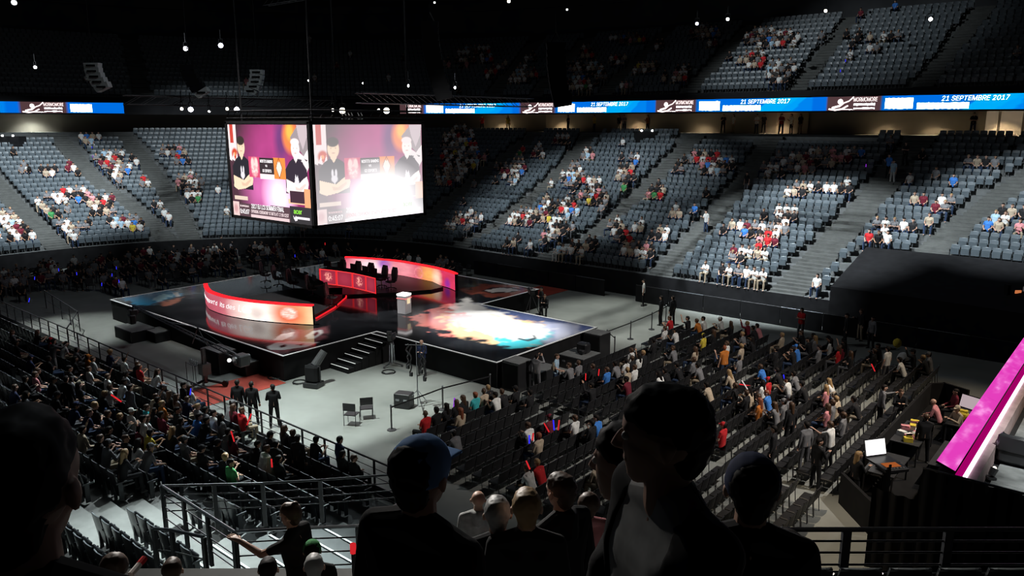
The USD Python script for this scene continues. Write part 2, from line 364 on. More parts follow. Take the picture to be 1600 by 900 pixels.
# ------------------------------------------------------------------ painting by vertex colours (screen content and flat print)
def paint_grid(o, u, v, nu, nv, fn):
    """grid of nu x nv points from o along u and v; fn(U 0..1, V 0..1) -> colours"""
    U, V = np.meshgrid(np.linspace(0, 1, nu), np.linspace(0, 1, nv), indexing='ij')
    pts = np.asarray(o, float) + U[..., None] * np.asarray(u, float) + V[..., None] * np.asarray(v, float)
    i, j = np.meshgrid(np.arange(nu - 1), np.arange(nv - 1), indexing='ij')
    f = np.stack([i * nv + j, (i + 1) * nv + j, (i + 1) * nv + j + 1, i * nv + j + 1], -1).reshape(-1, 4)
    return pts.reshape(-1, 3), f, np.clip(fn(U, V), 0, None).reshape(-1, 3), pts
def coloured(path_parent, name, pts, f, col, m, label=None, top=None):
    p = usdkit.mesh(stage, numbered((path_parent or '/World') + '/' + name), (pts, f), m)
    UsdGeom.PrimvarsAPI(p).CreatePrimvar('col', Sdf.ValueTypeNames.Color3fArray, 'vertex').Set(Vt.Vec3fArray.FromNumpy(np.asarray(col, np.float32)))
    custom(p.GetPrim(), label=label, **(top or {}))
    return str(p.GetPath())
def lay(c, mask, colour): 
    mask = np.clip(mask, 0, 1)[..., None]; return c * (1 - mask) + np.asarray(colour, float) * mask
def inside(U, V, poly): return shapely.contains_xy(Polygon(poly), U.ravel(), V.ravel()).reshape(U.shape).astype(float)
def ell(U, V, x, y, a, b, soft=.06): return np.clip((1 - np.hypot((U - x) / a, (V - y) / b)) / soft + .5, 0, 1)
def rect(U, V, x0, y0, x1, y1): return ((U >= x0) & (U <= x1) & (V >= y0) & (V <= y1)).astype(float)
def fuzzy(U, V, s, seed=0, octv=4): return meshkit.fbm(np.stack([U * s, V * s, 0 * U + seed], -1), octv, seed)

# ------------------------------------------------------------------ the hanging cube with its two screens in view
JS = 7.95; JX1, JY0 = -34.3, 24.6; JX0, JY1 = JX1 - JS, JY0 + JS; JZ0, JZ1 = 6.12, 11.36
def player(c, U, V, x, s, hair, face, shirt, cap, arms, badge):
    """a player's portrait: head, torso in a dark jersey, folded bare arms"""
    V = np.where(V > .5, .5 + (V - .5) / .82, V)
    c = lay(c, inside(U, V, [(x - .55 * s, .30), (x - .52 * s, .56), (x - .3 * s, .66), (x - .12 * s, .70), (x + .12 * s, .70), (x + .3 * s, .66), (x + .5 * s, .56), (x + .52 * s, .30)]), shirt)
    c = lay(c, inside(U, V, [(x - .10 * s, .70), (x, .645), (x + .10 * s, .70), (x + .10 * s, .78), (x - .10 * s, .78)]), face)
    c = lay(c, ell(U, V, x, .815, .20 * s, .115, .12), face)
    c = lay(c, ell(U, V, x - .01 * s, .90, .205 * s, .06 if cap else .045, .2), hair)
    for e in (-1, 1): c = lay(c, ell(U, V, x + e * .08 * s, .825, .025 * s, .008, .8) * .5, (.3, .15, .12))
    c = lay(c, ell(U, V, x, .765, .06 * s, .006, .8) * .6, (.5, .15, .15))
    c = lay(c, inside(U, V, [(x - .52 * s, .32), (x - .5 * s, .45), (x - .3 * s, .43), (x + .05 * s, .40), (x + .3 * s, .46), (x + .48 * s, .49), (x + .55 * s, .42), (x + .5 * s, .36), (x + .1 * s, .31), (x - .3 * s, .29)]), arms)
    c = lay(c, inside(U, V, [(x - .1 * s, .38), (x - .06 * s, .34), (x + .2 * s, .34), (x + .42 * s, .40), (x + .4 * s, .42), (x + .1 * s, .365)]) * .35, (.5, .25, .2))
    if badge == 'rabbit':
        for e in (-1, 1): c = lay(c, ell(U, V, x + e * .06 * s, .515, .04 * s, .05, .4), (1, .95, 1))
        c = lay(c, ell(U, V, x, .455, .11 * s, .035, .4), (1, .95, 1)); c = lay(c, inside(U, V, [(x - .09 * s, .45), (x + .09 * s, .45), (x, .40)]), (1, .95, 1))
    else:
        c = lay(c, inside(U, V, [(x - .12 * s, .40), (x + .12 * s, .40), (x + .05 * s, .50), (x, .47), (x - .06 * s, .51)]), (1, .95, 1))
    return c
def screen(wash):
    def fn(U, V):
        z = np.zeros(U.shape)[..., None]
        g = np.clip(U * 1.05, 0, 1); n = fuzzy(U, V * .6, 5, 3)
        c = z + np.array([.16, .07, .10])
        c = lay(c, np.clip((U - .18) / .35, 0, 1) * .95, (.55, .06, .25))
        c = lay(c, ell(U, V, .53, .62, .30, .42, 1.1) * .85, (.95, .13, .50))
        c = lay(c, ell(U, V, .48, .30, .26, .24, 1.1) * .9, (1.3, .32, .85)); c = lay(c, ell(U, V, .62, .27, .15, .22, 1.1) * .95, (2.6, 1.7, 2.3))
        c = lay(c, ell(U, V, .68, .84, .07, .22, 1.0) * .7, (.16, .10, .36))
        
        c = c * (.50 + .32 * n[..., None])
        # emblem of a masked warrior behind the right-hand player, rabbit emblem behind the left one
        c = lay(c, ell(U, V, .80, .88, .095, .16, .5), (1.2, .32, .10)); c = lay(c, ell(U, V, .79, .93, .04, .08, .8), (1.4, .65, .12))
        c = lay(c, inside(U, V, [(.79, .87), (.88, .99), (.99, .99), (.99, .72), (.95, .68), (.90, .74)]), (.45, .38, .40))
        c = lay(c, inside(U, V, [(.87, 1), (.89, .88), (.935, .75), (.985, .88), (1, 1)]), (.75, .62, .66))
        c = lay(c, inside(U, V, [(.84, .78), (.9, .72), (.94, .69), (1, .78), (1, .60), (.95, .5), (.88, .60)]), (1.1, 1.0, 1.0))
        for q in (.9, .965): c = lay(c, inside(U, V, [(q - .022, .665), (q + .022, .65), (q, .64)]), (.1, .08, .1))
        c = lay(c, rect(U, V, 0, .62, .11, 1), (1.1, .95, .95)); c = lay(c, rect(U, V, .025, .80, .07, 1), (.75, .08, .06))
        c = lay(c, ell(U, V, .075, .685, .04, .06, .4), (.8, .1, .05)); c = lay(c, ell(U, V, .075, .68, .012, .02, .6), (1.3, .5, .2))
        for q in (.0, .04, .085): c = lay(c, inside(U, V, [(q, .62), (q + .02, .70), (q + .035, .60)]), (1.1, 1, 1))
        c = player(c, U, V, .165, .25, (.06, .045, .04), (1.15, .85, .60), (.035, .032, .042), True, (1.2, .88, .62), 'rabbit')
        c = player(c, U, V, .845, .245, (1.2, 1.0, 1.0), (1.3, 1.1, 1.05), (.055, .04, .06), False, (1.3, 1.1, 1.05), 'crest')
        c = lay(c, rect(U, V, .73, .2, 1, .245), (1.3, .75, .45)); c = lay(c, rect(U, V, .92, .13, 1, .36), (1.2, .5, .25)); c = lay(c, rect(U, V, .755, .21, .92, .335), (.08, .04, .06))
        c = lay(c, rect(U, V, .03, .18, .21, .225), (.95, .75, .62))
        # the two team tiles and the title between them
        c = lay(c, rect(U, V, .255, .445, .40, .66), (.85, .10, .22)); c = lay(c, ell(U, V, .33, .55, .045, .095, .5) * (.55 + .45 * (fuzzy(U, V, 60, 5) > .5)), (1.2, .9, .85))
        for e in (.305, .355): c = lay(c, ell(U, V, e, .60, .018, .05, .5), (1.2, .85, .8))
        c = lay(c, rect(U, V, .57, .445, .715, .66), (1.2, .36, .08)); c = lay(c, inside(U, V, [(.64, .46), (.675, .55), (.655, .63), (.64, .61), (.625, .63), (.605, .55)]), (1.2, 1.0, .85))
        for a, b in (((.60, .56), (.64, .66)), ((.60, .56), (.64, .45)), ((.68, .56), (.64, .66)), ((.68, .56), (.64, .45))):
            k = np.linspace(0, 1, 24); dd = np.min([np.hypot((U - (a[0] + (b[0] - a[0]) * t)) * 1.5, V - (a[1] + (b[1] - a[1]) * t)) for t in k], 0); c = lay(c, np.clip((.006 - dd) / .003, 0, 1), (.35, .10, .03))
        c = lay(c, rect(U, V, .395, .485, .575, .655), (.06, .045, .05)); c = lay(c, rect(U, V, .395, .43, .575, .485), (1.3, 1.0, 1.05))
        # lower third
        c = lay(c, (V < .145 + .012 * (U > .5)).astype(float), (.13, .075, .09)); c = lay(c, rect(U, V, 0, 0, .085, .155), (1.0, .72, .70)); c = lay(c, ell(U, V, .04, .08, .025, .045, .9) * .5, (.55, .12, .15))
        c = lay(c, rect(U, V, .24, .0, .73, .035), (.95, .72, .74)); c = lay(c, rect(U, V, .74, 0, 1, .175), (.055, .05, .055))
        c = lay(c, inside(U, V, [(.775, .085), (.795, .055), (.81, .08), (.825, .055), (.825, .03), (.80, .02), (.785, .04)]) + rect(U, V, .82, .045, .97, .07), (1.2, 1.1, 1.2))
        if wash:                                     # view-angle glare painted into the content, whitening it towards the lower right
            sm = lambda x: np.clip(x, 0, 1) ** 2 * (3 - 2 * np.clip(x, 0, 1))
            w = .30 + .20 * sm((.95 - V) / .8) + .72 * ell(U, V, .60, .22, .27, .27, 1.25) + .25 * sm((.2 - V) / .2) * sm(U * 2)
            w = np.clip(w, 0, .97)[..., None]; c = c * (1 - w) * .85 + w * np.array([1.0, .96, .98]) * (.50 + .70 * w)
        return c
    return fn
cube = thing('screen_cube', 'large black cube of two bright video screens hanging over the stage', 'video screen', (0, 0, 0))
b = MB()
b.box(((JX0 + JX1) / 2, (JY0 + JY1) / 2, (JZ0 + JZ1) / 2), (JS - .1, JS - .1, JZ1 - JZ0 + .02))
for x in (JX0, JX1):
    for y in (JY0, JY1): b.box((x, y, (JZ0 + JZ1) / 2), (.22, .22, JZ1 - JZ0 + .3))
for z in (JZ0 - .08, JZ1 + .12):
    for y in (JY0, JY1): b.box(((JX0 + JX1) / 2, y, z), (JS + .22, .2, .16))
    for x in (JX0, JX1): b.box((x, (JY0 + JY1) / 2, z), (.2, JS + .22, .16))
part(cube, 'cabinet', b, M['black'])
SC_L, SC_R = colmat('screen_glow_south', 1.0), colmat('screen_glow_east', 1.15)
faces = ((np.array([JX0 + .1, JY0 - .06, JZ0]), np.array([JS - .2, 0, 0]), False, SC_L, 'screen showing two players on a purple ground'),
         (np.array([JX1 + .06, JY0 + .1, JZ0]), np.array([0, JS - .2, 0]), True, SC_R, 'screen with the same picture whitened by painted glare'))
def on_screen(o, u, txt, x, y, h, m, parent, name='lettering', wmax=None, bold=True):
    """raised lettering on a screen face; x, y in 0..1 of the face, h as a share of its height"""
    t = meshkit.text_mesh(txt, h * (JZ1 - JZ0), .008, bold); L = np.linalg.norm(u); ud = u / L; n = np.array([ud[1], -ud[0], 0])
    v = t.vertices.copy(); w = v[:, 0].max()
    if wmax: v[:, 0] *= wmax * L / w
    P = o + np.outer(v[:, 0], ud) + ud * x * L + np.outer(v[:, 1], [0, 0, 1]) + np.array([0, 0, y * (JZ1 - JZ0)]) + np.outer(v[:, 2] + .004, n)
    part(parent, name, (P, t.faces), m)
TXW, TXP, TXG, TXG2 = emat('glow_white', (1, .96, .97), 1.15), emat('glow_pink', (1, .80, .82), .95), emat('glow_lime', (.35, 1, .08), 1.0), emat('glow_pale_lime', (.85, .95, .8), 1.0)
for o, u, wash, m, lab in faces:
    pts, f, col, _ = paint_grid(o, u, (0, 0, JZ1 - JZ0), 250, 165, screen(wash))
    sc = coloured(cube, 'screen', pts, f, col, m, lab)
    w = TXW
    on_screen(o, u, 'MISFITS GAMING', .405, .605, .03, w, sc, wmax=.16); on_screen(o, u, 'VS', .47, .56, .022, w, sc, wmax=.025); on_screen(o, u, 'G2 ESPORTS', .43, .505, .03, w, sc, wmax=.115)
    if not wash or True:
        on_screen(o, u, '0:45:07', .095, .03, .05, w, sc, wmax=.125); on_screen(o, u, 'THE SHOW BEGINS IN', .095, .105, .018, TXP, sc, wmax=.12)
        on_screen(o, u, '2017 EU LCS SUMMER FINAL', .25, .10, .048, w, sc, wmax=.42); on_screen(o, u, 'OPENING CEREMONY STARTS AT 17:00 CEST', .245, .05, .034, TXP, sc, wmax=.48)
        on_screen(o, u, 'acer', .785, .10, .05, TXG if not wash else TXG2, sc, wmax=.10)
# cube rig: truss collar, ladders and a little sign on the top edge
g = MB()
for z in (JZ1 + .35, JZ1 + .75):
    for a, c in (((JX0, JY0), (JX1, JY0)), ((JX1, JY0), (JX1, JY1)), ((JX1, JY1), (JX0, JY1)), ((JX0, JY1), (JX0, JY0))): g.tube((*a, z), (*c, z), .045, 5)
for k in range(12):
    t = k / 12 * JS; g.tube((JX0 + t, JY0, JZ1 + .35), (JX0 + t + .33, JY0, JZ1 + .75), .02, 4); g.tube((JX1, JY0 + t, JZ1 + .35), (JX1, JY0 + t + .33, JZ1 + .75), .02, 4)
for x in (JX0 + .6, JX1 - .6):
    for y in (JY0 + .6, JY1 - .6): g.tube((x, y, JZ1 + .2), (x, y, 32.98), .05, 5)
part(cube, 'truss_collar', g, M['black'])
g = MB()
for k in range(7): 
    if k != 4: g.box((JX1 + .02, JY0 + 2.1 + k * .22, JZ1 + .55), (.02, .05, .2), rx=.5); g.box((JX1 + .02, JY0 + 2.1 + k * .22, JZ1 + .3), (.02, .14, .04))
part(cube, 'collar_tag', g, M['white'], 'pale slanted markings on the collar')

# ------------------------------------------------------------------ the advertising band
def band_colour(t):
    """t: metres along a 24 m advert -> (kind)"""
    return t % 17.5
BAND_BLUE = np.array([0, .16, .78]); BAND_CYAN = np.array([0, .42, .95])
BP = 15.2
def band(s0, s1, name, label, anchor):
    root = thing(name, label, 'advertising screen')
    n = int((s1 - s0) / .16); nv = 9; ss = np.linspace(s0, s1, n)
    U, V = np.meshgrid(ss, np.linspace(0, 1, nv), indexing='ij'); DB = 19.28
    base = np.array([[*bowl(s, DB)[0], 12.36] for s in ss]); pts = base[:, None] + np.linspace(0, 1.06, nv)[None, :, None] * np.array([0, 0, 1.0])
    # true run length at the band's own radius
    run = np.concatenate([[0], np.cumsum(np.linalg.norm(np.diff(base, axis=0), axis=1))])[:, None]
    run = run - np.interp(anchor, ss, run[:, 0]) + 20 * BP + 0 * V
    T = run % BP
    c = np.zeros((*T.shape, 3)) + BAND_BLUE
    c = lay(c, ((T > 9.6 + V * 1.1) & (T < 12.6 + V)).astype(float), BAND_CYAN); c = lay(c, ((T > 11.5 + V * 1.6) & (T < 14.2)).astype(float) * .5, (0, .30, .95))
    c = lay(c, (T < 4.05).astype(float), (.09, .045, .05)); c = lay(c, ((T > 4.05) & (T < 4.2)).astype(float), (0, .12, .5))
    i, j = np.meshgrid(np.arange(n - 1), np.arange(nv - 1), indexing='ij')
    f = np.stack([i * nv + j, (i + 1) * nv + j, (i + 1) * nv + j + 1, i * nv + j + 1], -1).reshape(-1, 4)
    scr = coloured(root, 'display', pts.reshape(-1, 3), f, c.reshape(-1, 3), colmat('band_glow', 1.0))
    bk = MB(); sweep_profile(bk, [(19.3, 12.30), (19.3, 13.48)], ss[::4]); part(root, 'casing', bk, M['black'])
    rl = run[:, 0]
    def wrap(v, x, y):        # flat lettering bent along the band
        s_at = np.interp(np.clip(v[:, 0] + x, rl[0], rl[-1]), rl, ss)
        return np.array([[*(bowl(s, DB - .012 - dz)[0]), 12.36 + y + yy] for s, yy, dz in zip(s_at, v[:, 1], v[:, 2])])
    WB = emat('glow_band_white', (1, 1, 1), 1.9)
    def put(poly_mesh, x, y, nm, m=None):
        if x < rl[0] + .1 or x + poly_mesh.vertices[:, 0].max() > rl[-1] - .1: return
        part(root, nm, (wrap(poly_mesh.vertices, x, y), poly_mesh.faces), m or WB)
    def blob(pts, z=.006):
        return trimesh.creation.extrude_polygon(Polygon(pts).buffer(.02) if not hasattr(pts, 'area') else pts, z, engine='earcut')
    def bars(w, h, seed):      # a burnt-out line of capitals: a white bar with a ragged top and bottom
        r = random.Random(seed); top = [(x, h + r.uniform(-.02, .03)) for x in np.arange(0, w, .13)]; bot = [(x, r.uniform(-.03, .02)) for x in np.arange(0, w, .13)]
        return trimesh.creation.extrude_polygon(Polygon(bot + top[::-1]), .006, engine='earcut')
    k0 = int(np.floor(rl[0] / BP)); 
    for k in range(k0, int(rl[-1] / BP) + 1):
        b0 = k * BP
        figure = shapely.union_all([shapely.Point(1.05, .68).buffer(.21), shapely.LineString([(1.25, .55), (1.7, .72), (2.0, 1.0)]).buffer(.055), shapely.LineString([(.5, .22), (1.0, .35), (1.25, .55)]).buffer(.09), shapely.LineString([(.25, .12), (.7, .05), (1.2, .12), (1.6, .35)]).buffer(.07), shapely.Point(1.98, .98).buffer(.07)])
        put(trimesh.creation.extrude_polygon(figure, .006, engine='earcut'), b0 + .05, 0, 'figure', emat('glow_band_pink', (1, .82, .80), 1.5))
        t = meshkit.text_mesh('MORMOMORE', .3, .006, True); t.vertices[:, 0] *= 1.75 / t.vertices[:, 0].max(); put(t, b0 + 2.05, .68, 'lettering', emat('glow_band_pink', (1, .82, .80), 1.5))
        put(bars(1.6, .17, 3), b0 + 2.1, .37, 'lettering'); put(bars(1.6, .13, 4), b0 + 2.1, .10, 'lettering'); put(bars(.9, .05, 5), b0 + 1.3, .05, 'lettering')
        put(bars(2.05, .80, 7), b0 + 4.35, .10, 'lettering'); put(bars(3.5, .46, 8), b0 + 6.55, .06, 'lettering')
        t = meshkit.text_mesh('21 SEPTEMBRE 2017', .33, .006, True); t.vertices[:, 0] *= 4.2 / t.vertices[:, 0].max(); t.vertices[:, 0] += t.vertices[:, 1] * .18; put(t, b0 + 8.1, .64, 'lettering')
    return root
def s_of(px, py, z):
    p = None
    for t in np.arange(30, 120, .05):
        q = EYE + ray(px, py) * t; s, d = unbowl(q[0], q[1])
        if d > 19.3: return s
band(s_of(625, 172, 12.9), S1 - 6, 'advert_band', 'long blue advertising band running right from the hanging screens', s_of(1291, 160, 12.9))
band(S0 + 2, s_of(193, 165, 12.9), 'advert_band', 'shorter blue advertising band at the upper left over the far left stand', s_of(29, 165, 12.9))

# ------------------------------------------------------------------ the stage
SX0, SX1, SY0, SY1, TX1, TY0, TY1, SZ = -47.0, -29.4, 19.0, 37.6, -21.4, 24.45, 32.2, 1.2
outline = [(SX0, SY0), (SX1, SY0), (SX1, TY0), (TX1, TY0), (TX1, TY1), (SX1, TY1), (SX1, SY1), (SX0, SY1)]
stg = thing('stage', 'black cross-shaped stage with glossy printed floor and white edge strips', 'stage')
b = MB().prism(outline, 0, SZ - .05)
part(stg, 'skirt', b, M['black'])
lip = Polygon(outline).buffer(.06, join_style=2)
part(stg, 'deck', MB().prism(lip, SZ - .05, SZ - .004), M['blackgloss'])
b = MB().prism(lip.difference(Polygon(outline).buffer(-.05, join_style=2)), SZ - .003, SZ + .012)
part(stg, 'edge_strip', b, mat('edge_white', (.8, .82, .81), .5, .3, .03, emit=(1, 1, 1), strength=.08), 'white strip along the stage edge')
def px_poly(pts, z=SZ): return [tuple(at_z(x, y, z)[:2]) for x, y in pts]
def soft_poly(X, Y, pts, rag, freq, seed, feather=.25):
    feather *= .55; freq *= 1.5
    """1 inside the ragged polygon, falling off across feather metres"""
    P = Polygon(px_poly(pts)); q = shapely.points(X.ravel(), Y.ravel()); d = shapely.distance(P, q) - shapely.distance(P.exterior, q) * shapely.contains(P, q)
    n = meshkit.fbm(np.stack([X * freq, Y * freq, 0 * X + seed], -1), 4, seed) - .5
    return np.clip(.5 - (d.reshape(X.shape) + n * rag) / feather, 0, 1)
def deck_print(X, Y):
    c = np.zeros((*X.shape, 3)) + np.array([.010, .011, .013])
    n = meshkit.fbm(np.stack([X * .9, Y * .9, 0 * X], -1), 4, 2); c = c + (n[..., None] - .45).clip(0) * np.array([.05, .055, .06])
    S = lambda pts, rag=.9, fr=1.3, seed=1, fe=.3: soft_poly(X, Y, pts, rag, fr, seed, fe)
    # thrust: an explosion of colour, with hazy white reflections painted into the print
    c = lay(c, S([(740, 476), (800, 478), (905, 508), (926, 512), (880, 524), (800, 512), (752, 490)], 1.5, .8, 3, 1.2) * .75, (.10, .14, .30))
    c = lay(c, S([(850, 505), (912, 508), (884, 530), (855, 540), (845, 520)], 1.2, .7, 5, 1.3) * .8, (.62, .66, .85)); c = lay(c, S([(906, 507), (926, 513), (905, 517)], .2, 1, 3, .3), (.03, .07, .28))
    c = lay(c, S([(648, 492), (700, 478), (770, 495), (770, 530), (700, 522), (660, 512)], 2.0, 1.0, 7, .5), (.75, .22, .18))
    c = lay(c, S([(690, 495), (740, 478), (835, 505), (830, 545), (770, 535), (700, 520)], 1.8, 1.1, 8, .7), (.95, .62, .34))
    c = lay(c, S([(770, 528), (800, 520), (860, 522), (848, 540), (800, 543)], 1.4, 1.3, 9, .6), (.08, .58, .66))
    c = lay(c, S([(690, 487), (730, 468), (800, 498), (862, 512), (855, 526), (800, 534), (740, 515)], 1.8, 1.0, 11, .9), (.98, .96, .90))
    c = lay(c, S([(700, 492), (730, 489), (742, 504), (710, 512)], 1.2, 2.2, 4, .2) * .8, (.95, .45, .45))
    ring = S([(808, 530), (818, 522), (836, 524), (838, 530), (825, 534)], .1, 1, 1, .1) - S([(806, 527), (818, 521), (832, 524), (833, 528), (822, 531)], .1, 1, 1, .1); c = lay(c, ring, (.05, .10, .12))
    for p in ([(712, 500), (706, 507), (716, 513)], [(722, 498), (724, 505), (731, 509)], [(735, 500), (742, 508), (730, 506)]): c = lay(c, S(p, .1, 1, 1, .1), (.9, .55, .5))
    # front left corner: rabbit-mask emblem
    c = lay(c, S([(405, 535), (470, 518), (505, 512), (515, 520), (480, 545), (430, 553)], 1.6, 1.0, 15, 1.0) * .55, (.45, .16, .18))
    for p in ([(428, 531), (440, 522), (458, 519), (457, 525), (440, 532)], [(478, 524), (490, 517), (503, 515), (505, 520), (492, 529), (480, 530)], [(418, 542), (432, 535), (452, 533), (480, 534), (497, 535), (480, 542), (440, 547), (422, 547)]): c = lay(c, S(p, .12, 2, 1, .12), (.9, .88, .86))
    for p in ([(488, 523), (496, 518), (499, 521), (492, 526)],): c = lay(c, S(p, .05, 2, 1, .1), (.25, .05, .06))
    for p in ([(436, 541), (446, 538), (448, 541), (438, 544)], [(462, 539), (474, 537), (472, 540)]): c = lay(c, S(p, .05, 2, 1, .08), (.06, .03, .03))
    # far left corner: blue wolf-like splash
    c = lay(c, S([(178, 464), (230, 452), (280, 453), (310, 458), (270, 466), (230, 474), (200, 470)], 2.2, .9, 21, 1.2) * .5, (.18, .22, .22))
    c = lay(c, S([(200, 466), (236, 455), (275, 456), (272, 466), (235, 476), (212, 474)], 1.6, 1.2, 22, .5), (.03, .25, .45)); c = lay(c, S([(250, 473), (285, 465), (282, 470), (255, 478)], 1.2, 1.4, 23, .5), (.42, .16, .10))
    c = lay(c, S([(238, 466), (256, 459), (272, 460), (262, 468), (246, 471)], .8, 2.0, 24, .2) * .9, (.45, .75, .82)); c = lay(c, S([(270, 457), (278, 456), (281, 463), (275, 464)], .1, 1, 1, .1), (.75, .75, .72))
    # far right corner: orange target with a white emblem
    c = lay(c, S([(720, 452), (760, 444), (800, 446), (840, 453), (820, 460), (770, 464), (735, 460)], 2.0, .9, 31, .8), (.40, .10, .06)); c = lay(c, S([(728, 446), (745, 444), (740, 452), (725, 452)], 1.4, 1.2, 33, .7) * .6, (.25, .30, .27))
    c = lay(c, S([(752, 455), (768, 449), (800, 449), (815, 453), (800, 457), (770, 459)], .1, 1, 1, .15), (.08, .03, .03)); c = lay(c, S([(758, 454), (775, 450), (798, 451), (808, 454), (795, 456), (770, 457)], .5, 2.4, 5, .1), (.85, .80, .75))
    return c
DECK = colmat('deck_print', 0, .09, spec=.55)
for nm, x0, x1, y0, y1 in (('deck_print', SX0 + .07, SX1 - .02, SY0 + .07, SY1 - .07), ('thrust_print', SX1 - .02, TX1 - .07, TY0 + .07, TY1 - .07)):
    pts, f, col, P = paint_grid((x0, y0, SZ + .004), (x1 - x0, 0, 0), (0, y1 - y0, 0), int((x1 - x0) / .085), int((y1 - y0) / .085), lambda U, V: deck_print(x0 + U * (x1 - x0), y0 + V * (y1 - y0)))
    coloured(stg, nm, pts, f, col, DECK, 'glossy printed floor' )
# the stair in the corner between the main stage and the thrust
st = thing('stage_stair', 'black stair with white nosings climbing onto the stage in its inner corner', 'stair')
for k in range(7):
    y1 = TY0 - k * .42 - .02; z = SZ - .02 - k * .16
    part(st, 'step', MB().box((SX1 + .72, y1 - .2, z / 2), (1.3, .4, z)), M['black'])
    part(st, 'nosing', MB().box((SX1 + .72, y1 - .38, z + .012), (1.3, .05, .02)), mat('nosing_white', (.85, .87, .86), .5, .3, .03, emit=(1, 1, 1), strength=.2), 'white nosing')
# ------------------------------------------------------------------ curved LED walls
def smooth_line(pts, n):
    pts = np.asarray(pts, float); t = np.concatenate([[0], np.cumsum(np.linalg.norm(np.diff(pts, axis=0), axis=1))])
    from scipy.interpolate import PchipInterpolator
    u = np.linspace(0, t[-1], n); return np.stack([PchipInterpolator(t, pts[:, k])(u) for k in range(pts.shape[1])], 1), t[-1]
RIM = emat('rim_red', (1, .02, .03), 1.3); STRIP = emat('strip_red', (1, .02, .03), .9)
def led_wall(name, label, base_px, h, fn, text=None, z0=SZ + .03, flip=False):
    root = thing(name, label, 'LED wall')
    line, L = smooth_line([at_z(x, y, z0)[:2] for x, y in base_px], 90)
    nv = 24; tang = np.gradient(line, axis=0); tang /= np.linalg.norm(tang, axis=1, keepdims=True); nor = np.stack([tang[:, 1], -tang[:, 0]], 1) * (-1 if flip else 1)
    U, V = np.meshgrid(np.linspace(0, 1, 90), np.linspace(0, 1, nv), indexing='ij')
    front = line + nor * .035
    pts = np.concatenate([np.repeat(front[:, None], nv, 1), (z0 + V * h)[..., None]], -1)
    i, j = np.meshgrid(np.arange(89), np.arange(nv - 1), indexing='ij'); f = np.stack([i * nv + j, (i + 1) * nv + j, (i + 1) * nv + j + 1, i * nv + j + 1], -1).reshape(-1, 4)
    scr = coloured(root, 'display', pts.reshape(-1, 3), f, np.clip(fn(U, V), 0, None).reshape(-1, 3), colmat('led_wall_glow', 1.0))
    body = Polygon(np.vstack([line + nor * .03, (line - nor * .16)[::-1]])).buffer(0)
    part(root, 'cabinet', MB().prism(body, z0 - .02, z0 + h + .02), M['black'])
    rim = MB(); rim.prism(Polygon(np.vstack([line + nor * .07, (line - nor * .18)[::-1]])).buffer(0), z0 + h + .02, z0 + h + .10)
    part(root, 'rim_light', rim, RIM, 'glowing red rim along the top')
    if text:
        for txt, u0, v0, hh, wid in text:
            t = meshkit.text_mesh(txt, hh * h, .01); v = t.vertices; v[:, 0] *= wid * L / v[:, 0].max(); v[:, 0] += v[:, 1] * .25
            q = np.linspace(0, 1, 90); uu = np.clip(u0 + v[:, 0] / L, 0, 1)
            P = np.stack([np.interp(uu, q, front[:, 0]), np.interp(uu, q, front[:, 1])], 1) + np.stack([np.interp(uu, q, nor[:, 0]), np.interp(uu, q, nor[:, 1])], 1) * (.006 + v[:, 2])[:, None]
            part(scr, 'lettering', (np.column_stack([P, z0 + v0 * h + v[:, 1]]), t.faces), TXW)
    return line
def wall_front(U, V):
    n = fuzzy(U * 3, V, 4, 9); c = np.zeros((*U.shape, 3)) + np.array([.52, .09, .13])
    c = lay(c, np.clip((U - .05) / .3, 0, 1), (.60, .13, .18)); c = lay(c, np.clip((U - .36) / .25, 0, 1), (.85, .36, .36)); c = lay(c, ell(U, V, .69, .45, .17, .95, 1.2), (1.3, 1.15, 1.05))
    c = lay(c, np.clip((U - .72) / .2, 0, 1) * .8, (1.1, .72, .30)); c = lay(c, ell(U, V, .865, .5, .09, .62, .9), (1.0, .22, .10)); c = lay(c, ell(U, V, .865, .56, .045, .3, .5) * (.5 + .5 * (fuzzy(U, V, 40, 4) > .48)), (1.3, .95, .85))
    c = lay(c, ell(U, V, .665, .42, .04, .35, 1) * .45, (.55, .38, .36)); c = lay(c, np.clip((U - .95) / .04, 0, 1) * .6, (.95, .75, .45))
    return c * (.85 + .3 * n[..., None])
WALL1 = led_wall('led_wall', 'curved red and white LED wall with handwriting at the stage front', [(322, 470), (324, 477), (331, 484), (350, 491), (385, 498), (430, 503), (490, 507)], .95, wall_front,
                 [("ls do support'd", .04, .42, .26, .30), ("its des", .37, .42, .28, .14), ("LCS", .53, .36, .40, .10)])
def wall_back(U, V):
    n = fuzzy(U * 3, V, 4, 19); c = np.zeros((*U.shape, 3)) + np.array([.75, .05, .13])
    c = lay(c, ell(U, V, .20, .5, .14, .7, 1.2), (1.1, .75, .8)); c = lay(c, ell(U, V, .30, .75, .05, .35, .9) * .8, (.25, .05, .55)); c = lay(c, ell(U, V, .46, .5, .12, .7, 1.2) * .8, (1.0, .4, .45))
    c = lay(c, ell(U, V, .70, .5, .08, .6, 1.2) * .9, (1.15, .55, .15)); c = lay(c, ell(U, V, .78, .4, .04, .5, 1.2) * .8, (1.1, .8, .6)); c = lay(c, ell(U, V, .895, .25, .03, .3, 1) * .8, (.28, .03, .4))
    rg = np.abs(np.hypot((U - .60) / .045, (V - .5) / .42) - .8); c = lay(c, np.clip((.16 - rg) / .1, 0, 1) * .6, (1.1, .35, .4))
    return c * (.75 + .5 * n[..., None])
WALL2 = led_wall('led_wall', 'curved red LED wall with cloudy colours at the back of the stage', [(540, 425), (585, 428), (630, 433), (670, 441), (700, 449), (712, 454)], 1.0, wall_back)

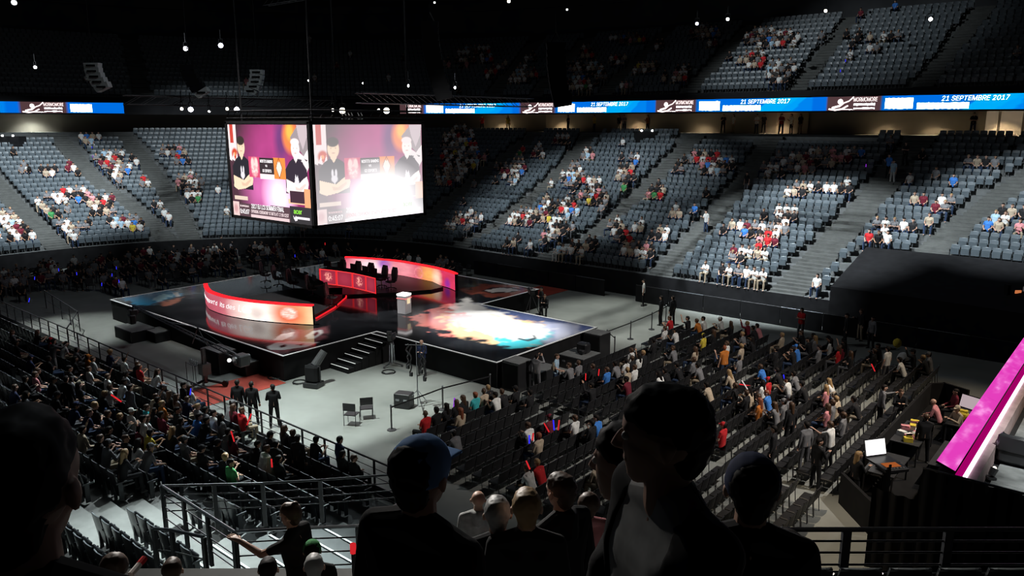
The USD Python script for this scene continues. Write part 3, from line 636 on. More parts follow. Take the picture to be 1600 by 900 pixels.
# ------------------------------------------------------------------ people
def ball(p, r, n=10): return m3.Manifold.sphere(float(r), n).translate([float(v) for v in p])
def hull(*pr, n=10): return m3.Manifold.batch_hull([ball(p, r, n) for p, r in pr])
def union(ms): return m3.Manifold.batch_boolean(ms, m3.OpType.Add)
V = lambda *a: np.array(a, float)
def hand(w, d, side, r=.0095, n=6, curl=.5, up=None):
    """palm and five fingers from the wrist w along d"""
    d = d / np.linalg.norm(d); up = V(0, 0, 1) if up is None else up
    x = np.cross(d, up); 
    if np.linalg.norm(x) < .2: x = np.cross(d, V(0, 1, 0))
    x /= np.linalg.norm(x); u = np.cross(x, d); ms = [hull((w, .024), (w + d * .085 + x * .028, .014), (w + d * .085 - x * .028, .014), n=n)]
    for k, (o, L) in enumerate(((-.033, .062), (-.011, .078), (.011, .082), (.033, .07))):
        a = w + d * .085 + x * o; b = a + (d * (1 - curl * .35) - u * curl * .5) * L * .55; c = b + (d * (1 - curl) - u * curl) * L * .5
        ms += [hull((a, r), (b, r * .95), n=n), hull((b, r * .95), (c, r * .8), n=n)]
    a = w + d * .03 + x * .028 * side; b = a + (d * .55 + x * side * .7 - u * .3) * .045; c = b + (d * .9 + x * side * .2 - u * .3) * .035
    return ms + [hull((a, r * 1.2), (b, r * 1.05), n=n), hull((b, r * 1.05), (c, r * .85), n=n)]
def pose_joints(kind, h=1.74, lean=0., spread=.1, arms='rest', look=0., turn=0.):
    """joints of a figure at the origin on its feet (or on its seat's floor), facing +y"""
    k = h / 1.74; J = {}
    if kind == 'stand':
        hip = V(0, 0, .93); J['knee'] = [V(s * (.09 + spread * .4), .03, .5) for s in (-1, 1)]; J['ankle'] = [V(s * (.09 + spread * .7), 0, .09) for s in (-1, 1)]
    elif kind == 'walk':
        hip = V(0, 0, .92); J['knee'] = [V(-.09, .16, .5), V(.09, -.02, .48)]; J['ankle'] = [V(-.09, .3, .1), V(.09, -.32, .16)]
    elif kind == 'sit':
        hip = V(0, 0, .59); J['knee'] = [V(s * (.09 + spread), .43, .59) for s in (-1, 1)]; J['ankle'] = [V(s * (.1 + spread * .8), .45, .09) for s in (-1, 1)]
    J['hip'] = hip; J['hipj'] = [hip + V(s * .095, 0, -.01) for s in (-1, 1)]
    up = V(0, math.sin(lean), math.cos(lean)); c, s_ = math.cos(turn), math.sin(turn); xr = V(c, s_, 0)
    J['waist'] = hip + up * .16; J['chest'] = hip + up * .36; J['neck'] = hip + up * .535; J['sh'] = [hip + up * .475 + xr * e * .185 for e in (-1, 1)]
    hd = V(-math.sin(look) * math.cos(lean * .4), math.cos(look) * math.cos(lean * .4), 0)
    J['headc'] = J['neck'] + V(0, .02, .155) + up * .0 + V(0, math.sin(lean) * .06, 0); J['face'] = hd; J['up'] = up; J['xr'] = xr
    f = V(-s_, c, 0)
    def arm(e, el, wr): 
        S = J['sh'][0 if e < 0 else 1]; return S + el[0] * xr * e + el[1] * f + V(0, 0, el[2]), S + wr[0] * xr * e + wr[1] * f + V(0, 0, wr[2])
    P = {'rest': ((.05, .06, -.27), (-.03, .30, -.35)), 'hang': ((.05, -.02, -.29), (.07, .04, -.54)), 'fold': ((.06, .06, -.26), (-.20, .20, -.22)), 'raise': ((.1, .16, .06), (.06, .26, .3)),
         'phone': ((.03, .12, -.26), (-.07, .33, -.14)), 'reach': ((.06, .22, -.1), (.02, .48, -.02)), 'film': ((.08, .2, -.06), (-.06, .3, .17)), 'clap': ((.04, .16, -.22), (-.13, .34, -.08))}
    two = arms if isinstance(arms, tuple) else (arms, arms)
    J['elbow'], J['wrist'] = zip(arm(-1, *P[two[0]]), arm(1, *P[two[1]]))
    J['arms'] = two
    for q in J:
        if q in ('face', 'up', 'xr', 'arms'): continue
        J[q] = [v * k for v in J[q]] if isinstance(J[q], (list, tuple)) else J[q] * k
    J['k'] = k; return J
def figure(J, n=8, fem=False, sleeve='short', hair='short', bulk=1.0, hood=False, fat=0.):
    """body (one continuous surface), shirt, trousers, shoes, hair as manifolds"""
    k = J['k']; out = {}; f = J['face']; side = np.cross(f, V(0, 0, 1)); hc = J['headc']; b = bulk
    sk = [hull((hc + V(0, 0, .02) - f * .012, .088 * k), (hc + V(0, 0, .03) + f * .022, .078 * k), n=n + 4), hull((hc + f * .03 - V(0, 0, .015), .068 * k), (hc + f * .055 - V(0, 0, .088), .03 * k), (hc - V(0, 0, .05) - f * .02, .055 * k), n=n + 2),
          hull((hc + f * .098 + V(0, 0, .012), .008), (hc + f * .112 - V(0, 0, .02), .013), (hc + f * .085 - V(0, 0, .02), .014), n=6), hull((hc + f * .085 - V(0, 0, .052) + side * .018, .009), (hc + f * .085 - V(0, 0, .052) - side * .018, .009), n=6),
          hull((hc + f * .085 + V(0, 0, .034) + side * .035, .012), (hc + f * .085 + V(0, 0, .034) - side * .035, .012), n=6)]
    for e in (-1, 1): sk.append(hull((hc + side * e * .086 + V(0, 0, .012), .014), (hc + side * e * .088 - V(0, 0, .02) - f * .004, .011), (hc + side * e * .09 + V(0, 0, .01) - f * .018, .01), n=6))
    sk.append(hull((J['neck'] - V(0, 0, .02), .062 * k), (hc - V(0, 0, .055) - f * .012, .054 * k), n=n))
    sk.append(hull((J['neck'] - J['up'] * .05, .06), (J['chest'], .10), (J['hip'], .10), n=n))
    for e in (0, 1):
        s = -1 if e == 0 else 1; S, E, W = J['sh'][e], J['elbow'][e], J['wrist'][e]
        sk += [hull((J['chest'] + V(0, 0, .06), .05), (S, .045), n=n), hull((S, .045), (E, .038), n=n), hull((E, .04), (W, .027), n=n)]
        sk += hand(W, (W - E), -s, curl=.75 if J['arms'][e] in ('rest', 'hang', 'phone') else .3)
        sk += [hull((J['hipj'][e], .06), (J['knee'][e], .05), n=n), hull((J['knee'][e], .05), (J['ankle'][e], .036), n=n), hull((J['ankle'][e], .036), (J['ankle'][e] + V(0, .1, -.05), .025), n=n)]
    out['body'] = union(sk)
    xr = J['xr']; sh = [hull((J['hip'] + xr * .1 * b - V(0, 0, .02), .095 * b), (J['hip'] - xr * .1 * b - V(0, 0, .02), .095 * b), (J['waist'] + xr * .07 * b, .10 * b), (J['waist'] - xr * .07 * b, .10 * b), n=n + 2),
          hull((J['waist'] + xr * .07 * b, .10 * b), (J['waist'] - xr * .07 * b, .10 * b), (J['chest'] + xr * .095 * b, .105 * b), (J['chest'] - xr * .095 * b, .105 * b), n=n + 2),
          hull((J['chest'] + xr * .095 * b, .105 * b), (J['chest'] - xr * .095 * b, .105 * b), (J['sh'][0], .058), (J['sh'][1], .058), n=n + 2), hull((J['sh'][0], .058), (J['sh'][1], .058), (J['neck'] + V(0, -.01, .005), .063), n=n + 2)]
    if fat: sh.append(hull((J['waist'] + V(0, .05, 0), .15), (J['hip'] + V(0, .06, .06), .15), n=n))
    for e in (0, 1):
        S, E, W = J['sh'][e], J['elbow'][e], J['wrist'][e]
        sh.append(hull((S, .062), (E if sleeve == 'long' else S + (E - S) * .62, .05), n=n))
        if sleeve == 'long': sh.append(hull((E, .05), (W, .036), n=n))
    if hood: sh.append(hull((J['neck'] - f * .075 + V(0, 0, .0), .055), (J['neck'] - f * .09 - V(0, 0, .1), .05), (J['neck'] - f * .03 + side * .06, .045), (J['neck'] - f * .03 - side * .06, .045), n=n))
    out['shirt'] = union(sh)
    tr = [hull((J['hipj'][0] + V(0, 0, .01), .092), (J['hipj'][1] + V(0, 0, .01), .092), n=n)]
    for e in (0, 1): tr += [hull((J['hipj'][e], .092), (J['knee'][e], .068), n=n), hull((J['knee'][e], .066), (J['ankle'][e] + V(0, 0, .0), .052), n=n)]
    out['trousers'] = union(tr)
    for e in (0, 1): out[f'shoe{e}'] = hull((J['ankle'][e] + V(0, -.03, -.048), .042), (J['ankle'][e] + V(0, .13, -.058), .032), (J['ankle'][e] + V(0, .05, -.03), .04), n=n)
    top = hc + V(0, 0, .03)
    hs = [hull((top - f * .03 + V(0, 0, .012), .092 * k), (top + f * .02 + V(0, 0, .028), .078 * k), n=n + 4), hull((top - f * .05 + V(0, 0, -.02), .074 * k), (hc - f * .045 - V(0, 0, .05), .056 * k), n=n + 2)]
    if hair == 'long': hs += [hull((top - f * .04, .085), (J['neck'] - f * .05 - J['up'] * .1, .075), (J['neck'] - f * .045 - J['up'] * .17, .05), n=n + 2)] + [hull((top - f * .02 + side * e * .05, .05), (J['neck'] + side * e * .085 - f * .01 - V(0, 0, .02), .034), n=n) for e in (-1, 1)]
    if hair == 'bun': hs.append(ball(top - f * .06 + V(0, 0, .085), .04, n))
    if hair == 'afro': hs.append(ball(top - f * .02 + V(0, 0, .03), .125, n + 4))
    cut = hull((hc + f * .09 + V(0, 0, -.02), .055), (hc + f * .14 + V(0, 0, .03), .06), (hc + f * .08 - V(0, 0, .12), .07), n=n)
    if hair == 'cap': out['cap'] = union([hull((top - f * .012 + V(0, 0, .012), .1 * k), (top + f * .012 + V(0, 0, .018), .093 * k), n=n + 4) - m3.Manifold.cube([.5, .5, .3], True).translate(list(map(float, top - V(0, 0, .185)))), hull((top + f * .08 + side * .05 + V(0, 0, .012), .007), (top + f * .08 - side * .05 + V(0, 0, .012), .007), (top + f * .17 + side * .035 + V(0, 0, .0), .006), (top + f * .17 - side * .035, .006), n=6)])
    if hair == 'bald': pass
    else: out['hair'] = union(hs) - cut
    return out
HAIRC = {'k': mat('hair_black', (.014, .011, .010), .6, .15), 'b': mat('hair_brown', (.07, .035, .018), .5), 'l': mat('hair_blond', (.32, .2, .09), .5), 'g': mat('hair_grey', (.3, .3, .29), .5), 'r': mat('hair_red', (.25, .07, .03), .5)}
SKIN = [mat('skin_pale', (.55, .33, .24), .5, .4, .08, 8), mat('skin_tan', (.38, .21, .13), .5, .4, .08, 8), mat('skin_dark', (.14, .075, .05), .5, .4, .08, 8)]
CLOTH = {'w': ('white', (.72, .72, .70)), 'k': ('black', (.018, .018, .02)), 'g': ('grey', (.18, .18, .19)), 'r': ('red', (.55, .025, .03)), 'b': ('blue', (.05, .20, .6)), 'n': ('navy', (.02, .03, .08)), 't': ('turquoise', (.05, .42, .45)),
         'y': ('yellow', (.65, .5, .06)), 'o': ('orange', (.5, .16, .03)), 'p': ('pink', (.62, .25, .27)), 'm': ('maroon', (.16, .02, .035)), 'e': ('beige', (.48, .39, .29)), 'v': ('green', (.05, .25, .08)), 'l': ('pale blue', (.35, .5, .62))}
CL = {k: mat('cloth_' + n.replace(' ', '_'), c, .85, .2, .15, 6) for k, (n, c) in CLOTH.items()}
CL['c'] = mat('cloth_cap_blue', (.16, .36, .75), .8, .3, .1, 6); CLOTH['c'] = ('blue', (.16, .36, .75)); CL['h'] = mat('cloth_pale_grey', (.42, .43, .43), .85, .2, .2, 14); CLOTH['h'] = ('pale grey', (.42, .43, .43))
TROUS = {'n': mat('denim', (.03, .05, .10), .85, .2, .2, 8), 'k': mat('trousers_black', (.016, .016, .018), .85, .2, .2, 8), 'e': mat('trousers_khaki', (.35, .28, .2), .85, .2, .15, 8), 'w': mat('trousers_white', (.62, .62, .6), .85, .2, .1, 8), 'g': mat('trousers_grey', (.12, .12, .13), .85, .2, .15, 8), 'b': mat('trousers_blue', (.03, .10, .38), .85, .2, .15, 8)}
SHOE = mat('shoe', (.05, .05, .05), .6)
def dress(parent, fig, cloth, hairc='k', skin=0, trous='k', cap=None, smooth=True):
    part(parent, 'body', fig['body'], SKIN[skin], smooth=smooth); part(parent, 'shirt', fig['shirt'], CL[cloth] if isinstance(cloth, str) else cloth, smooth=smooth); part(parent, 'trousers', fig['trousers'], TROUS[trous], smooth=smooth)
    for e in (0, 1): part(parent, 'shoe', fig[f'shoe{e}'], SHOE, smooth=smooth)
    if 'hair' in fig: part(parent, 'hair', fig['hair'], HAIRC[hairc], smooth=smooth)
    if 'cap' in fig: part(parent, 'cap', fig['cap'], CL[cap or cloth], smooth=smooth)
_figs, _kinds = {}, {}
FORMS = {'sit0': dict(kind='sit', lean=-.05, arms='rest'), 'sit1': dict(kind='sit', lean=.22, arms='phone', look=.3), 'sit2': dict(kind='sit', lean=.42, arms='rest', look=-.2), 'sit3': dict(kind='sit', lean=.0, arms='fold', look=-.6),
         'sit4': dict(kind='sit', lean=.1, arms=('raise', 'rest'), look=.2), 'stand0': dict(kind='stand', arms='hang'), 'stand1': dict(kind='stand', arms='fold', look=.4), 'stand2': dict(kind='stand', arms=('hang', 'phone'), look=-.4, lean=.06),
         'stand3': dict(kind='stand', arms='film'), 'walk0': dict(kind='walk', arms=('hang', 'rest'), lean=.05), 'stand4': dict(kind='stand', arms=('reach', 'hang'), lean=.1), 'stand5': dict(kind='stand', arms='reach', lean=.2)}
def person_kind(form, cloth, hair, hairc, skin, trous, sleeve):
    key = (form, cloth, hair, hairc, skin, trous, sleeve)
    if key not in _kinds:
        fk = (form, hair, sleeve)
        if fk not in _figs: _figs[fk] = figure(pose_joints(**FORMS[form]), 7, hair=hair, sleeve=sleeve)
        c = kind_class('spectator'); dress(c, _figs[fk], cloth, hairc, skin, trous); _kinds[key] = c
    return _kinds[key]
HAIRW = {'short': 'short-haired', 'long': 'long-haired', 'cap': 'capped', 'bun': 'bun-haired', 'bald': 'bald', 'afro': 'bushy-haired'}
HCW = {'k': 'black', 'b': 'brown', 'l': 'blond', 'g': 'grey', 'r': 'red'}

# ------------------------------------------------------------------ the near stand at the left: a gentle terrace down to the floor rail
NROWS = 14
def ny(k): return 13.9 - .8 * k
def nz(k): return max(.02, .27 * (12.6 - ny(k)) + .02)
def near_floor(y): 
    k = int(np.clip(round((13.9 - y) / .8), 0, NROWS - 1)); return nz(k)
NX0, NX1 = -60.0, -10.8
for k in range(NROWS):
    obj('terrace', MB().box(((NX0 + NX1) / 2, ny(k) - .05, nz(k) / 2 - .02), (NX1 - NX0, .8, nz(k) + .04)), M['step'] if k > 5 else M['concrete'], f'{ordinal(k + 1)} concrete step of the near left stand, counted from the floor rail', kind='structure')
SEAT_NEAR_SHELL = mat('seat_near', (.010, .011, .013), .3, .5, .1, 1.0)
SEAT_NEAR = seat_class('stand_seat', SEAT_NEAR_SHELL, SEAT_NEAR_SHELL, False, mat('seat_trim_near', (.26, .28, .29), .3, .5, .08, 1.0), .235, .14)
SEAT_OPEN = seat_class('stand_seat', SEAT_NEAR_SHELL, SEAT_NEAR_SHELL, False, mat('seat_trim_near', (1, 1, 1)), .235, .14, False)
NEAR_SEATS = []
for k in range(NROWS):
    x1 = -17.6 if k < 5 else (-17.3 - (k - 4) * .62 if k < 8 else -15.6 + (k - 8) * .55)
    for i in range(90):
        x = x1 - i * .53
        if x < NX0 + .5: break
        gang = (5 <= k <= 9 and -21.1 < x < -18.6) or (k <= 9 and -36.9 < x < -35.7) or (k == 7 and x > -21) or (k <= 2 and -24.2 < x < -23.1)
        q = project([x, ny(k), nz(k) + .8])
        if gang or not (-60 < q[0] < 1640 and q[1] < 1010): continue
        NEAR_SEATS.append((V(x, ny(k) - .12, nz(k)), math.pi, k, i, q[2]))
# ------------------------------------------------------------------ floor chairs in rows facing the stage
def floor_chair_class():
    c = kind_class('floor_chair'); m = mat('floor_chair_black', (.016, .016, .018), .5, .5, .2, 4); fr = mat('chair_frame', (.09, .09, .095), .35, .5, .1, 4, metal=.7)
    b = MB()
    xs = np.linspace(-.235, .235, 5); zs = [.5, .62, .74, .84, .88]
    pts = lambda o: np.array([[x, -.2 - (z - .5) * .22 + o - .03 * (1 - (abs(x) / .235) ** 2), z - (.018 * (abs(x) / .235) ** 2 if z > .85 else 0)] for z in zs for x in xs]); v = np.vstack([pts(0), pts(.035)]); K = 25; f = []
    for j in range(4):
        for i in range(4): a = j * 5 + i; f += [[a + 1, a, a + 5, a + 6], [K + a, K + a + 1, K + a + 6, K + a + 5]]
    rim = list(range(5)) + [9, 14, 19, 24, 23, 22, 21, 20, 15, 10, 5]
    for a, c2 in zip(rim, rim[1:] + rim[:1]): f.append([a, c2, K + c2, K + a])
    b.add(v, f); part(c, 'backrest', b, m, smooth=40)
    part(c, 'seat_pad', MB().box((0, .02, .45), (.46, .44, .06), bev=.02), m)
    for s in (-1, 1):
        part(c, 'leg', MB().path([(s * .225, .2, 0), (s * .225, .2, .43)], .013, 5), fr); part(c, 'leg', MB().path([(s * .225, -.24, 0), (s * .225, -.2, .43), (s * .235, -.23, .62)], .013, 5), fr)
    part(c, 'link_bar', MB().tube((-.25, -.02, .40), (.25, -.02, .40), .014, 5), fr)
    return c
CHAIR = floor_chair_class()
FLOOR_CHAIRS = []
ROWX = [-19.35 - (-.717) * r for r in range(18)]
BLOCKS = (('near', 16.3, 22.2), ('middle', 23.9, 32.3), ('far', 33.5, 38.2))
for r, x in enumerate(ROWX):
    for b_, (bn, y0, y1) in enumerate(BLOCKS):
        if bn == 'near': y0 = 16.3 + (.35 * max(0, 3 - r)) + max(0, r - 9) * .25
        if bn == 'near' and r in (1,): pass
        if bn == 'far' and r < 2: y1 -= 1
        n = int((y1 - y0) / .52)
        for i in range(n):
            y = (y1 - i * .52) if bn == 'near' else y0 + i * .52
            FLOOR_CHAIRS.append((V(x + .22, y, 0), math.pi / 2, r, bn, i, project([x, y, .6])[2]))
def shows(p, m=25): q = project(p); return -m < q[0] < 1600 + m and -m < q[1] < 900 + m

# ------------------------------------------------------------------ rails
RAILM = mat('rail_black', (.022, .022, .025), .4, .5, .1, 4)
RAILB = mat('rail_bright', (.42, .44, .47), .25, .5, .1, 4, metal=.85)
def railing(name, label, pts, h, step, bars, m=RAILM, r=.03, post=.035, top=None, kick=0.):
    root = thing(name, label, 'railing')
    pts = [np.asarray(p, float) for p in pts]
    for a, b in zip(pts[:-1], pts[1:]):
        L = np.linalg.norm(b - a); n = max(1, int(round(L / step)))
        part(root, 'handrail', MB().tube(a + [0, 0, h], b + [0, 0, h], r, 8), top or m)
        for j in bars: part(root, 'bar', MB().tube(a + [0, 0, h * j], b + [0, 0, h * j], r * .45, 5), m)
        for k in range(n + (1 if b is pts[-1] else 0)):
            p = a + (b - a) * k / n; part(root, 'post', MB().box(p + [0, 0, h / 2], (post * 2, post * 1.2, h), rz=math.atan2(b[1] - a[1], b[0] - a[0])), m)
        if kick: part(root, 'kick_panel', MB().slab(a + [0, 0, kick], b + [0, 0, kick], b + [0, 0, .02], a + [0, 0, .02], .03), m)
    return root
G = lambda *p: at_z(*p, 0)
railing('floor_railing', 'long black railing between the near left stand and the arena floor', [V(-56, 14.75, 0), V(-42.2, 14.75, 0), V(-16.6, 14.55, 0)], 1.12, 1.25, (.25, .5, .75), kick=.3)
railing('floor_railing', 'short black railing turning away at the far end of the near left stand', [V(-42.3, 14.8, 0), V(-45.6, 16.6, 0), V(-53, 17.5, 0)], 1.15, 1.9, (.5,))
# pit rails over the stepped gangway
def P(px, py, d, dz=0): return at_d(px, py, d) + V(0, 0, dz)
H = 1.05
A_, B_, C_, D_, E_ = P(253, 759, 16.2, -H), P(366, 831, 13.6, -H), P(468, 825, 13.4, -H), P(560, 822, 13.6, -H), P(622, 788, 14.4, -H)
railing('gangway_railing', 'bright lit black railing sloping down beside the stepped gangway at lower left', [A_, B_], H, 1.35, (.3, .55, .8), top=RAILB, post=.05)
railing('gangway_railing', 'black railing running level in front of the stepped gangway', [B_, C_, D_, E_], H, 1.15, (.3, .55, .8), post=.05, top=RAILB)
railing('gangway_railing', 'thin black railing along the far side of the stepped gangway', [A_, P(410, 755, 17.3, -H), P(500, 750, 17.6, -H), P(618, 741, 17.8, -H)], H, 1.3, (.45, .62, .8), post=.045)
railing('gangway_railing', 'short gleaming railing curving at the bottom left beside the seats', [P(240, 826, 13.9, -H), P(268, 828, 13.6, -H), P(318, 839, 13.0, -H)], H, .9, (.3, .6), top=RAILB, post=.045)
# white nosings on the stepped gangway
NOSE = mat('nosing_pale', (.62, .66, .66), .5, .4, .06, 3)
for k in range(3, 11):
    if nz(k) > .05: obj('trim', MB().box(((-17.2 - 11.2) / 2, ny(k) + .33, nz(k) + .012), (5.6, .06, .02)), NOSE, f'pale nosing strip on the gangway, {ordinal(k - 2)} from the floor', kind='structure')
for x in (-15.6, -13.9, -12.2):
    obj('trim', MB().slab(V(x, 12.2, nz(2) + .03), V(x + .1, 12.2, nz(2) + .03), V(x + .1, 12.0, nz(2) + .03), V(x, 12.0, nz(2) + .03), .01), NOSE, 'pale end strip on the gangway', kind='structure')
# the steep block in the corner where the photographer stands: rows square to the view
FH = V(FWD[0], FWD[1], 0) / np.linalg.norm(FWD[:2])
def corner(lat, dist, z): return V(*(RIGHT * lat + FH * dist)[:2], z)
ST = .8
def corner_z(k): return 9.85 - .37 * min(k, 6) - .45 * max(0, k - 6)
for k in range(12):
    d0, d1 = -.6 + k * ST, -.6 + (k + 1) * ST; l0, l1 = (-5.2 if k < 8 else -1.35), (7.0 if k > 2 else 6)
    obj('terrace', MB().slab(corner(l0, d0, corner_z(k)), corner(l1, d0, corner_z(k)), corner(l1, d1, corner_z(k)), corner(l0, d1, corner_z(k)), .6), M['concrete'], f'{ordinal(k + 1)} step down from the photographer in the steep corner block', kind='structure')
obj('terrace', MB().slab(corner(-5.2, 5.8, 5.75), corner(-1.36, 5.8, 5.75), corner(-1.36, 9.2, 5.75), corner(-5.2, 9.2, 5.75), .4), M['concrete'], 'lower landing beside the steep corner block', kind='structure')
# a raised kerb with a row of seats at the very bottom right, backs to us, and the balcony parapet
obj('terrace', MB().slab(corner(2.2, 7.1, 5.97), corner(7.0, 7.1, 5.97), corner(7.0, 7.95, 5.97), corner(2.2, 7.95, 5.97), .3), M['concrete'], 'raised kerb behind the balcony parapet', kind='structure')
CORNER_SEATS = [(corner(l, 7.55, 5.98), math.radians(YAW) + math.pi, 0, i) for i, l in enumerate(np.arange(3.2, 6.6, .53))]
obj('wall_balcony', MB().slab(corner(2.2, 8.3, 6.28), corner(7.4, 8.3, 6.28), corner(7.4, 8.3, 5.0), corner(2.2, 8.3, 5.0), .14), M['black'], 'black parapet of the balcony edge at the lower right', kind='structure')
R0, R1 = corner(2.25, 8.37, 6.28), corner(7.3, 8.37, 6.28)
railing('balcony_railing', 'black railing of the balcony edge at the lower right', [R0, R0 * .88 + R1 * .12, R0 * .66 + R1 * .34, R0 * .42 + R1 * .58, R1], .5, 3.0, (.08, .4, .7), post=.05)

# ------------------------------------------------------------------ seats, chairs and people put in place
# (px, py of the head, shirt, form, hair, hair colour, trousers)
NEARP = """11,525,g 50,526,k 78,534,r 90,537,w 115,553,g 126,561,o 138,567,w 163,563,n/afro/l 189,568,w 204,576,k 213,582,r 225,588,w 106,576,k 132,580,w 157,588,w 180,595,w 196,585,g 51,583,p 46,593,k
81,615,k 66,627,k 99,638,n 147,641,k/afro 160,647,k 147,623,k 163,618,w 195,640,w/cap 217,644,t 200,680,m 222,683,y 162,692,g/cap/g 139,687,k 120,684,e 192,690,k 225,618,e 236,624,k 236,636,k 250,640,o 275,644,k 281,605,k
291,611,w 275,624,g 284,631,n 305,630,g 315,636,g 293,649,b 313,649,w 322,646,g 272,656,k 250,650,m 227,646,w 190,703,w 251,685,k/long 272,695,g 212,716,g/cap 331,727,k/short/l 310,707,k 193,724,k/long
380,653,r 360,671,m 363,650,m 389,697,k 399,707,w 407,716,e 420,720,k 434,674,k 482,695,k 530,714,k 550,737,k 353,728,v 337,656,g 444,667,k 341,670,g 300,668,k 330,690,k 20,545,k 30,560,n 12,610,n 30,625,g 60,600,k 95,600,g 115,610,k 170,668,k 120,655,n 180,655,k 60,560,k 245,610,g 260,625,k 410,690,k 100,560,k 25,590,k"""
FLOORP = """582,681,r 601,677,k 678,627,k 693,622,k 720,629,k/long 732,624,t/short/r 746,612,e 756,611,k 782,620,w 794,615,k 710,645,e/long/r 711,683,g 809,614,k 821,611,k 893,579,g/short/b 904,575,g/short/b 923,579,k/short/b 953,582,b/short/b 967,576,g 970,570,w 977,572,e/short/l 982,561,k 989,555,w/short/b 995,564,w 997,579,w/short/b
934,608,k 985,603,m 944,657,b/short/k 836,666,w 864,656,m 894,664,w/short/b 927,670,k 840,687,e/short/r 840,740,w 854,738,r 943,738,e 1038,510,w/short/b 1048,502,r 1060,516,w 1033,582,w 1044,576,k 1050,543,g/short/b 1086,555,e/long/b 1084,567,g 1102,537,y/cap 1129,538,w 1153,547,e 1146,577,e/long/l 1110,597,e/short/k 1089,609,w
1102,504,w 1095,499,o 1134,487,w 1170,511,m 1194,504,p 1177,495,k 1197,581,b/short/b 1198,596,r/cap 1200,609,b/short/r 1191,605,w 1182,614,e 1187,620,g 1170,625,k 1191,639,o/long/r 1209,632,g 1221,626,g 1227,622,g 1239,596,w 1252,594,g 1305,596,w/long/l 1291,614,p 1291,629,g 1305,632,e/short/l 1312,626,e 1293,644,p 1119,665,r 1150,555,g
1276,489,g 1294,492,k 1309,489,w 1223,525,e 1252,548,b/cap 1310,549,r 1318,549,m 1411,558,w 1385,537,k 1441,550,k 1460,549,g 1483,549,k 1330,555,k 1340,520,g 1290,510,g 1270,525,k 1320,530,k 1255,520,k 1360,545,k 1240,545,k 1280,550,g 1180,535,k 1160,525,g 1205,545,k 1130,560,k 1115,520,k 1075,500,k 1142,500,k 1025,535,k 1010,560,k 1070,575,k 1100,580,g 1220,570,k 1330,650,k 1318,640,g 1342,630,k 1270,610,k 1150,600,k"""
TR = ['k', 'n', 'n', 'g', 'k', 'e']
def parse(t):
    for w in t.split():
        x, y, c = w.split(','); q = c.split('/'); yield int(x), int(y), q[0], (q[1] if len(q) > 1 else None), (q[2] if len(q) > 2 else None)
taken = set(); PEOPLE_AT = []
def tops(c, hair, hc): return f'{HAIRW[hair]} person in {"an" if CLOTH[c][0][0] in "aeo" else "a"} {CLOTH[c][0]} top'
pr = random.Random(11)
near_people, floor_people = [], []
for x, y, c, h, hc in parse(NEARP):
    r = ray(x, y); t = next((t for t in np.arange(8, 70, .05) if (EYE + r * t)[2] < near_floor((EYE + r * t)[1]) + 1.2), None)
    p = EYE + r * t; k = int(np.clip(round((13.9 - p[1]) / .8), 0, NROWS - 1)); X = p[0] + r[0] / abs(r[1]) * 0
    cand = sorted([s for s in NEAR_SEATS if abs(s[2] - k) <= 1 and (s[2], s[3]) not in taken], key=lambda s: np.hypot(*(project(s[0] + V(0, .05, 1.22))[:2] - V(x, y))))
    if not cand: continue
    s = cand[0]; taken.add((s[2], s[3])); near_people.append((s, c, h or pr.choice(['short', 'short', 'short', 'long', 'cap']), hc or pr.choice('kkkbbl')))
def split_individual(items, n, key):
    s = sorted(range(len(items)), key=lambda i: key(items[i])); return s[:n], s[n:]
vis = [q for q in NEAR_SEATS if shows(q[0] + V(0, 0, .8))]
NEAR_IND, NEAR_REST = split_individual(vis, 290, lambda q: q[4])
for i in NEAR_IND:
    p, rz, k, j, d = vis[i]
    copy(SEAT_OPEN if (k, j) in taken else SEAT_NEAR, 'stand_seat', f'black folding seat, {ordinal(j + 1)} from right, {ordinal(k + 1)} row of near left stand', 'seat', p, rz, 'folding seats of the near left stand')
for p, rz, k, i in CORNER_SEATS:
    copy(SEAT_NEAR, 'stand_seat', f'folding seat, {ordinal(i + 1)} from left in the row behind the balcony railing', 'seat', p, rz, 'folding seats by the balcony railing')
rest = [vis[i] for i in NEAR_REST]
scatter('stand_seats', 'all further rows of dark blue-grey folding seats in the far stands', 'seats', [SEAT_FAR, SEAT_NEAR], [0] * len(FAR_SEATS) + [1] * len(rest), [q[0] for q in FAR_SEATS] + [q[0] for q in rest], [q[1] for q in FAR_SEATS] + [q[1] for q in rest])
visc = [q for q in FLOOR_CHAIRS if shows(q[0] + V(0, 0, .6))]
C_IND, C_REST = split_individual(visc, 298, lambda q: q[5])
for i in C_IND:
    p, rz, r, bn, j, d = visc[i]
    copy(CHAIR, 'floor_chair', f'black chair, {ordinal(j + 1)} from gangway, row {ordinal(r + 1)}, {bn} floor block', 'chair', p, rz, 'linked black floor chairs')
taken2 = set()
for x, y, c, h, hc in parse(FLOORP):
    cand = sorted([s for s in FLOOR_CHAIRS if (s[2], s[3], s[4]) not in taken2], key=lambda s: np.hypot(*(project(s[0] + V(-.05, 0, 1.2))[:2] - V(x, y))))
    s = cand[0]; taken2.add((s[2], s[3], s[4])); floor_people.append((s, c, h or pr.choice(['short', 'short', 'short', 'long', 'cap']), hc or pr.choice('kkkbbl')))
def seated(s, c, h, hc, fwd, label, group, sitfix):
    form = pr.choice(['sit0'] * 5 + ['sit1'] * 4 + ['sit2'] * 4 + ['sit3'] * 3 + ['sit4']); sk = pr.choice([0, 0, 0, 1, 1, 2]); tr = pr.choice(TR); sl = 'long' if c in 'gknme' and pr.random() < .6 else 'short'
    cls = person_kind(form, c, h, hc if h != 'cap' else 'k', sk, tr, sl)
    return copy(cls, 'person', label, 'person', s[0] + sitfix, fwd, group)
